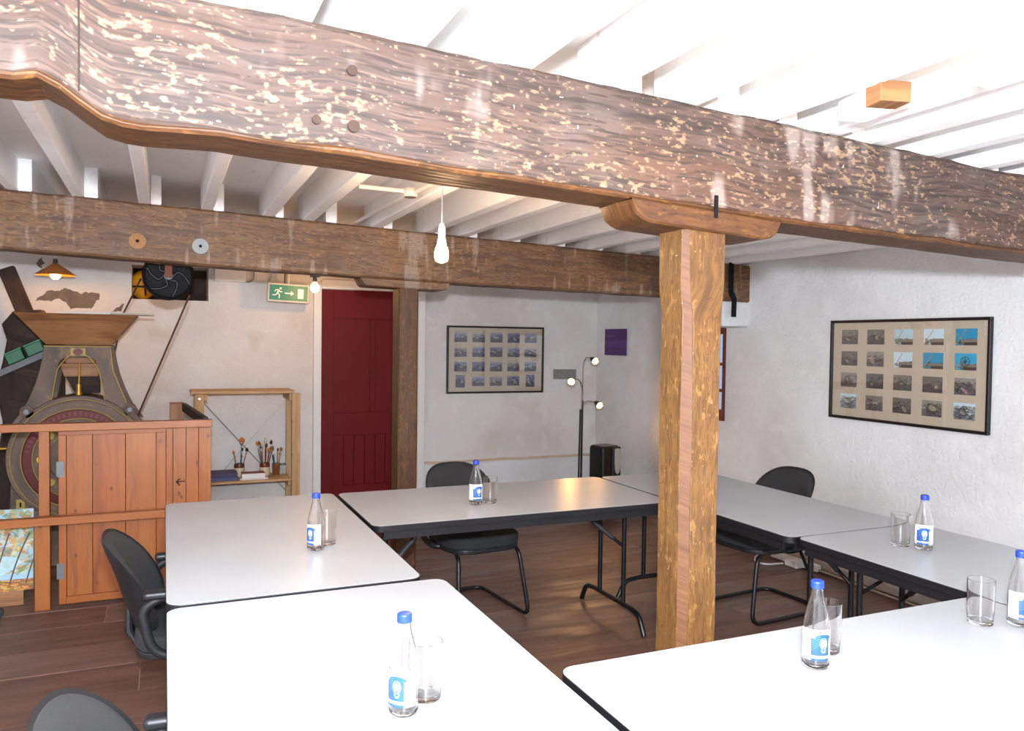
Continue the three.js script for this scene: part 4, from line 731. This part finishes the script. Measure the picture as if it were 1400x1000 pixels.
  for (let i = 0; i < 8; i++) { const a = Math.PI / 2 + i * Math.PI / 4; part('rosette', new THREE.CylinderGeometry(0.022, 0.03, 0.014, 10).rotateX(Math.PI / 2).translate(cx + 0.225 * Math.cos(a), cy + 0.225 * Math.sin(a), zf + 0.024), i % 2 ? M.gilt : M.brass, g); }
  for (let i = 0; i < 26; i++) { const a = Math.PI * (0.06 + 0.88 * i / 25); const b = new THREE.BoxGeometry(0.012, 0.026, 0.004); b.rotateZ(a - Math.PI / 2); b.translate(cx + 0.305 * Math.cos(a), cy + 0.305 * Math.sin(a), zf + 0.0115); part('raised_mark', b, mat(0x7a3a36, 0.6), g); }
  for (const [dx, dy] of [[-0.305, 0.325], [0.32, 0.325]]) { part('lug', new THREE.CylinderGeometry(0.042, 0.042, 0.08, 18).rotateX(Math.PI / 2).translate(cx + dx, cy + dy, zf - 0.04), M.enamel, g); part('lug_bolt', new THREE.CylinderGeometry(0.018, 0.018, 0.02, 6).rotateX(Math.PI / 2).translate(cx + dx, cy + dy, zf + 0.008), M.greySteel, g, 'steel bolt'); }
  // pedestal
  part('pedestal', extr(poly([[-0.43, 0.0], [0.43, 0.0], [0.40, 0.62], [0.40, 0.70], [-0.40, 0.70], [-0.40, 0.62]]), 0.30, 0.008).translate(cx, 0.0, zf - 0.33), M.enamel, g);
  part('escutcheon', new THREE.BoxGeometry(0.05, 0.07, 0.006).translate(cx - 0.345, 0.44, zf - 0.018), M.gilt, g, 'gilt keyhole plate'); part('escutcheon_hole', new THREE.BoxGeometry(0.010, 0.032, 0.003).translate(cx - 0.345, 0.44, zf - 0.014), M.iron, g); part('rosette', new THREE.TorusGeometry(0.026, 0.010, 8, 20).translate(cx - 0.30, 0.335, zf - 0.016), M.gilt, g);
  part('stay_bolt', rod([cx - 0.42, 0.82, zf - 0.05], [cx - 0.50, 0.82, zf - 0.05], 0.012), M.brass, g);
  // boards lying on the hopper
  solo('white_plank', box(-0.235, 0.235, 0, 0.02, -0.06, 0.06, 'x', 0.002), M.whitePaint, 'narrow white plank lying across the hopper rim', 'plank', [-0.46, 1.737, -6.45]);
  solo('thin_board', box(-0.14, 0.14, 0, 0.010, -0.10, 0.10, 'x', 0.002), mat(0xb3aca4, 0.7), 'thin grey board overhanging the hopper corner', 'board', [-0.21, 1.737, -6.28]);
}
// dark casing and leaning board behind the mill, with elevator strap and green cups
{
  const c = thing('timber_casing', 'dark rough timber casing standing behind the grain mill', 'timber casing', [0, 0, -6.96]);
  const pts = [[-1.12, 0], [-0.72, 0], [-0.72, 1.50], [-0.78, 1.66], [-0.85, 1.755], [-1.0, 1.74], [-1.06, 1.66], [-1.03, 1.55], [-1.06, 1.38], [-1.10, 1.20], [-1.06, 0.95], [-1.10, 0.6]];
  const gg = new THREE.ExtrudeGeometry(poly(pts), { depth: 0.22, steps: 3, bevelEnabled: true, bevelSize: 0.02, bevelThickness: 0.02, bevelSegments: 2 }); const ng = uvMetres(gg, 'y'); part('casing_board', ng, M.dark, c);
  for (const [y, l] of [[1.53, 0.27], [1.30, 0.31], [1.05, 0.3]]) part('batten', bar([-1.04, y + 0.05, 0.25], [-0.76, y - 0.03, 0.25], 0.02, 0.05), M.dark, c);
  const b = thing('leaning_board', 'dark board leaning on the whitewashed wall above the timber casing', 'board', [0, 0, -7.02]);
  part('board', bar([-1.115, 2.10, -0.12], [-0.96, 1.70, -0.06], 0.05, 0.115, 0.01), M.dark, b);
  const s = thing('elevator_strap', 'grey metal strap sloping across the dark casing', 'strap', [0, 0, -6.645]);
  part('strap', bar([-1.35, 1.17, 0], [-0.76, 1.47, 0], 0.09, 0.045, 0.004), mat(0x6d7072, 0.6), s);
  const cup = (x, y, lab) => { const k = thing('elevator_cup', lab, 'cup', [x, y, -6.635], 0, 'green elevator cups'); k.rotation.z = 0.47; const sh = poly([[-0.055, 0], [0.055, 0], [0.062, 0.075], [-0.05, 0.075]]); part('cup_body', extr(sh, 0.10, 0.004).translate(0, 0.0, -0.05), mat(0x11603e, 0.45), k); part('cup_rim', box(-0.052, 0.064, 0.076, 0.084, -0.052, 0.052), mat(0x167a50, 0.4), k); return k; };
  cup(-0.965, 1.395, 'green elevator cup lower down on the sloping strap'); cup(-0.845, 1.455, 'green elevator cup higher up on the sloping strap');
}
// pulley under the beam with belt lines
{
  const g = thing('belt_pulley', 'black spoked belt pulley hanging below the brown beam', 'pulley', [0.022, 1.965, -5.38]);
  part('rim', lathe([[0.132, -0.045], [0.150, -0.045], [0.150, 0.045], [0.132, 0.045], [0.132, -0.045]], 56).rotateX(Math.PI / 2), M.iron, g); part('web', new THREE.CylinderGeometry(0.134, 0.134, 0.016, 48).rotateX(Math.PI / 2), M.iron, g);
  for (let i = 0; i < 6; i++) { const a = i * Math.PI / 3; const pt = (r, da) => [r * Math.cos(a + da), r * Math.sin(a + da), 0.014]; part('spoke', tube([pt(0.03, 0), pt(0.06, 0.5), pt(0.09, 0.05), pt(0.132, -0.35)], 0.008, 0.04, 8), mat(0x161617, 0.5), g); }
  part('hub', new THREE.CylinderGeometry(0.026, 0.026, 0.09, 24).rotateX(Math.PI / 2), mat(0x3a3a3c, 0.45), g);
  part('hanger', box(-0.022, 0.022, -0.012, 0.125, 0.05, 0.075, 'y', 0.006), mat(0x6b3a22, 0.7), g, 'rusty brown hanger'); part('hanger_plate', box(-0.14, 0.14, 0.105, 0.125, -0.03, 0.10), M.iron, g);
  for (const x of [-0.06, 0.085]) part('nut', new THREE.CylinderGeometry(0.014, 0.014, 0.024, 6).translate(x, 0.088, 0.085), M.steel, g, 'bright nut');
  const m = mat(0x5a3a2c, 0.8);
  solo('drive_belt', tube([[-0.135, 1.94, -5.40], [-0.30, 1.735, -6.72], [-0.42, 1.05, -6.74]], 0.006, 0.05), m, 'thin brown drive belt running from the pulley behind the hopper', 'belt', [0, 0, 0], 'drive belts of the mill'); 
  solo('drive_belt', rod([0.145, 1.85, -5.42], [-0.175, 1.02, -6.28], 0.006), m, 'thin brown drive belt running down to the fence rail', 'belt', [0, 0, 0], 'drive belts of the mill');
  const y = thing('yellow_sack', 'yellow strapped bundle inside the belt opening', 'bundle', [-0.17, 1.91, -7.56]); const sg = new THREE.SphereGeometry(0.11, 24, 16).scale(0.9, 1.15, 0.8).translate(0, 0.125, 0); part('bundle_cloth', sg, mat(0xe09a16, 0.6), y); part('strap', new THREE.TorusGeometry(0.1, 0.008, 6, 30).rotateY(Math.PI / 2).translate(0.02, 0.12, 0), M.blackPlastic, y); part('strap', new THREE.TorusGeometry(0.098, 0.009, 6, 30).rotateX(Math.PI / 2).translate(0, 0.105, 0), M.blackPlastic, y);
}
// ------------------------------------------------------------------ shelf unit with painting things
{
  const s = thing('pine_shelf', 'pale pine shelf frame with one shelf against the wall beside the red door', 'shelf');
  const zf = -6.92, zb = -7.27, xl = 0.225, xr = 1.065;
  part('upright', box(xr - 0.07, xr, 0, 1.12, zf - 0.02, zf + 0.02, 'y', 0.003), M.palePine, s); part('upright', box(xr - 0.07, xr, 0, 1.12, zb - 0.02, zb + 0.02, 'y', 0.003), M.palePine, s);
  part('upright', box(xl, xl + 0.07, 0, 1.12, zf - 0.02, zf + 0.02, 'y', 0.003), M.palePine, s); part('upright', box(xl, xl + 0.07, 0, 1.12, zb - 0.02, zb + 0.02, 'y', 0.003), M.palePine, s);
  for (const x of [xl + 0.072, xr - 0.094]) part('side_rail', box(x, x + 0.022, 1.06, 1.118, zb - 0.02, zf + 0.02, 'z', 0.002), M.palePine, s);
  for (let i = 0; i < 3; i++) part('top_slat', box(xl - 0.03, xr - 0.07 + 0.02, 1.121, 1.145, zf + 0.015 - i * 0.13 - 0.10, zf + 0.015 - i * 0.13, 'x', 0.003), M.palePine, s);
  for (let i = 0; i < 4; i++) part('shelf_slat', box(xl + 0.072, xr - 0.072, 0.372, 0.392, zf + 0.018 - i * 0.092 - 0.085, zf + 0.018 - i * 0.092, 'x', 0.003), M.palePine, s);
  for (const x of [xl + 0.078, xr - 0.1]) part('shelf_bearer', box(x, x + 0.022, 0.335, 0.371, zb - 0.02, zf + 0.015, 'z', 0.002), M.palePine, s);
  part('cross_wire', rod([xl + 0.05, 1.06, zb - 0.025], [xr - 0.05, 0.20, zb - 0.025], 0.003), M.greySteel, s); part('cross_wire', rod([xl + 0.05, 0.20, zb - 0.031], [xr - 0.05, 1.06, zb - 0.031], 0.003), M.steel, s);
  part('bolt', new THREE.CylinderGeometry(0.008, 0.008, 0.006, 10).rotateX(Math.PI / 2).translate(xl + 0.035, 1.085, zf + 0.023), M.steel, s);
  const y = 0.393;
  const bk = (x0, x1, y0, y1, z0, z1, c, name, label, cat) => { const b = thing(name, label, cat, [(x0 + x1) / 2, y0, (z0 + z1) / 2]); const w = (x1 - x0) / 2, d = (z1 - z0) / 2, h = y1 - y0; part('pages', box(-w + 0.004, w - 0.004, 0.003, h - 0.003, -d + 0.004, d - 0.004), mat(0xe2ded4, 0.8), b); part('cover', box(-w, w, h - 0.003, h, -d, d), mat(c, 0.55), b); part('cover', box(-w, w, 0, 0.003, -d, d), mat(c, 0.55), b); part('spine', box(-w, w, 0.003, h - 0.003, d - 0.004, d), mat(c, 0.55), b); };
  bk(0.30, 0.565, y, y + 0.025, -7.16, -6.95, 0x3c4a74, 'sketch_book', 'blue book lying at the bottom of the pile on the pine shelf', 'book');
  bk(0.30, 0.56, y + 0.026, y + 0.062, -7.15, -6.95, 0x3a2c55, 'sketch_book', 'purple book lying on the blue book on the pine shelf', 'book');
  const pp = thing('paper_stack', 'stack of white papers with brown cover on the pine shelf', 'papers', [0.685, y, -6.99]); part('sheets', box(-0.105, 0.12, 0, 0.012, -0.06, 0.06), mat(0xd4d2d0, 0.8), pp); part('sheets', box(-0.09, 0.095, 0.0125, 0.05, -0.05, 0.055), mat(0xe8e6e2, 0.8), pp); part('cover', box(-0.09, 0.095, 0.0505, 0.055, -0.05, 0.055), mat(0x8a5a4a, 0.7), pp);
  const jar = (x, z, c, label) => { const j = thing('brush_jar', label, 'jar', [x, y, z]); part('jar_body', lathe([[0.0005, 0.0], [0.036, 0.0], [0.044, 0.012], [0.046, 0.06], [0.040, 0.082], [0.038, 0.10], [0.034, 0.10], [0.036, 0.078], [0.040, 0.05], [0.036, 0.012], [0.0005, 0.008]], 28), mat(0xc8b79a, 0.4), j); part('jar_band', lathe([[0.0415, 0.079], [0.0435, 0.085], [0.042, 0.112], [0.038, 0.112]], 28), mat(c, 0.4), j); return j; };
  jar(0.588, -7.13, 0x5a2c18, 'brown rimmed stoneware jar of brushes beside the books'); jar(0.795, -7.10, 0x6a2a18, 'brown rimmed stoneware jar of brushes behind the paper stack');
  const tg = thing('brush_glass', 'amber glass of brushes on the pine shelf', 'glass', [0.895, y, -7.14]); part('glass_body', lathe([[0.0005, 0.001], [0.030, 0.0], [0.034, 0.10], [0.031, 0.10], [0.027, 0.006], [0.0005, 0.006]], 28), mat(0x7a4a28, 0.3), tg);
  const bt = (x, lab) => { const b = thing('glass_vial', lab, 'bottle', [x, y, -7.16], 0, 'small clear bottles on the shelf'); part('vial_body', lathe([[0.0005, 0.001], [0.02, 0.001], [0.022, 0.06], [0.014, 0.076], [0.0005, 0.076]], 20), mat(0xaab0a6, 0.15), b); part('stopper', new THREE.CylinderGeometry(0.012, 0.012, 0.016, 14).translate(0, 0.085, 0), M.greySteel, b); };
  bt(0.968, 'small clear bottle beside the amber brush glass'); bt(0.94, 'small clear bottle standing behind the amber brush glass');
  // brushes
  const hcol = [0x7a4a24, 0x1f6d78, 0x2b2220, 0x8c2a1c, 0x3a2c26, 0xb08a5a], bcol = [0xc9762c, 0x5a3a24, 0xcfc4ae, 0x2a2422, 0x8a5a34];
  const brush = (x, z, y0, L, tx, tz, hc, bc, wide, label, grp) => { const b = thing('paint_brush', label, 'brush', [x, y + y0, z], 0, grp); b.rotation.set(tz, 0, -tx); part('handle', lathe([[0.0005, 0], [0.002, 0.002], [0.0045, L * 0.6], [0.003, L * 0.78], [0.0005, L * 0.78]], 10), mat(hc, 0.5), b); part('ferrule', lathe([[0.0035, L * 0.78], [0.0045 * wide, L * 0.87], [0.0005, L * 0.87]], 10), M.steel, b); part('bristles', lathe([[0.0005, L * 0.87], [0.005 * wide, L * 0.87], [0.0062 * wide, L * 0.94], [0.0015, L]], 10), mat(bc, 0.9), b); };
  const hn = ['brown', 'teal', 'black', 'red', 'dark brown', 'tan'], bn = ['orange', 'brown', 'cream', 'black', 'rust'];
  const rb = mulberry(99); let combo = 3;
  const put = (cx, cz, n, where, grp, Lm) => { for (let i = 0; i < n; i++) { const a = (i + 0.3 * rb()) / n * 6.283, t = 0.10 + rb() * 0.16, hi = combo % 6, bi = (combo + Math.floor(combo / 30) + Math.floor(combo / 6)) % 5; combo++; brush(cx + Math.cos(a) * 0.012, cz + Math.sin(a) * 0.010, 0.012, Lm * (0.75 + rb() * 0.4), Math.cos(a) * t, Math.sin(a) * t, hcol[hi], bcol[bi], 1.2 + rb() * 1.6, `${hn[hi]} handled paint brush with ${bn[bi]} bristles in the ${where}`, grp); } };
  put(0.588, -7.13, 5, 'jar beside the books', 'brushes in the jar beside the books', 0.25);
  brush(0.592, -7.125, 0.012, 0.33, 0.05, 0.02, 0x1f7d88, 0xd0762a, 4.2, 'tall teal brush with wide orange bristles in the jar beside the books', 'tall brushes');
  put(0.795, -7.10, 9, 'jar behind the paper stack', 'brushes in the jar behind the papers', 0.28);
  put(0.895, -7.14, 6, 'amber glass', 'brushes in the amber glass', 0.22);
}
scene.traverse(o => { if (o.isMesh) { o.castShadow = true; o.receiveShadow = true; } if (o.isLight) o.castShadow = true; });
renderer.render(scene, camera);
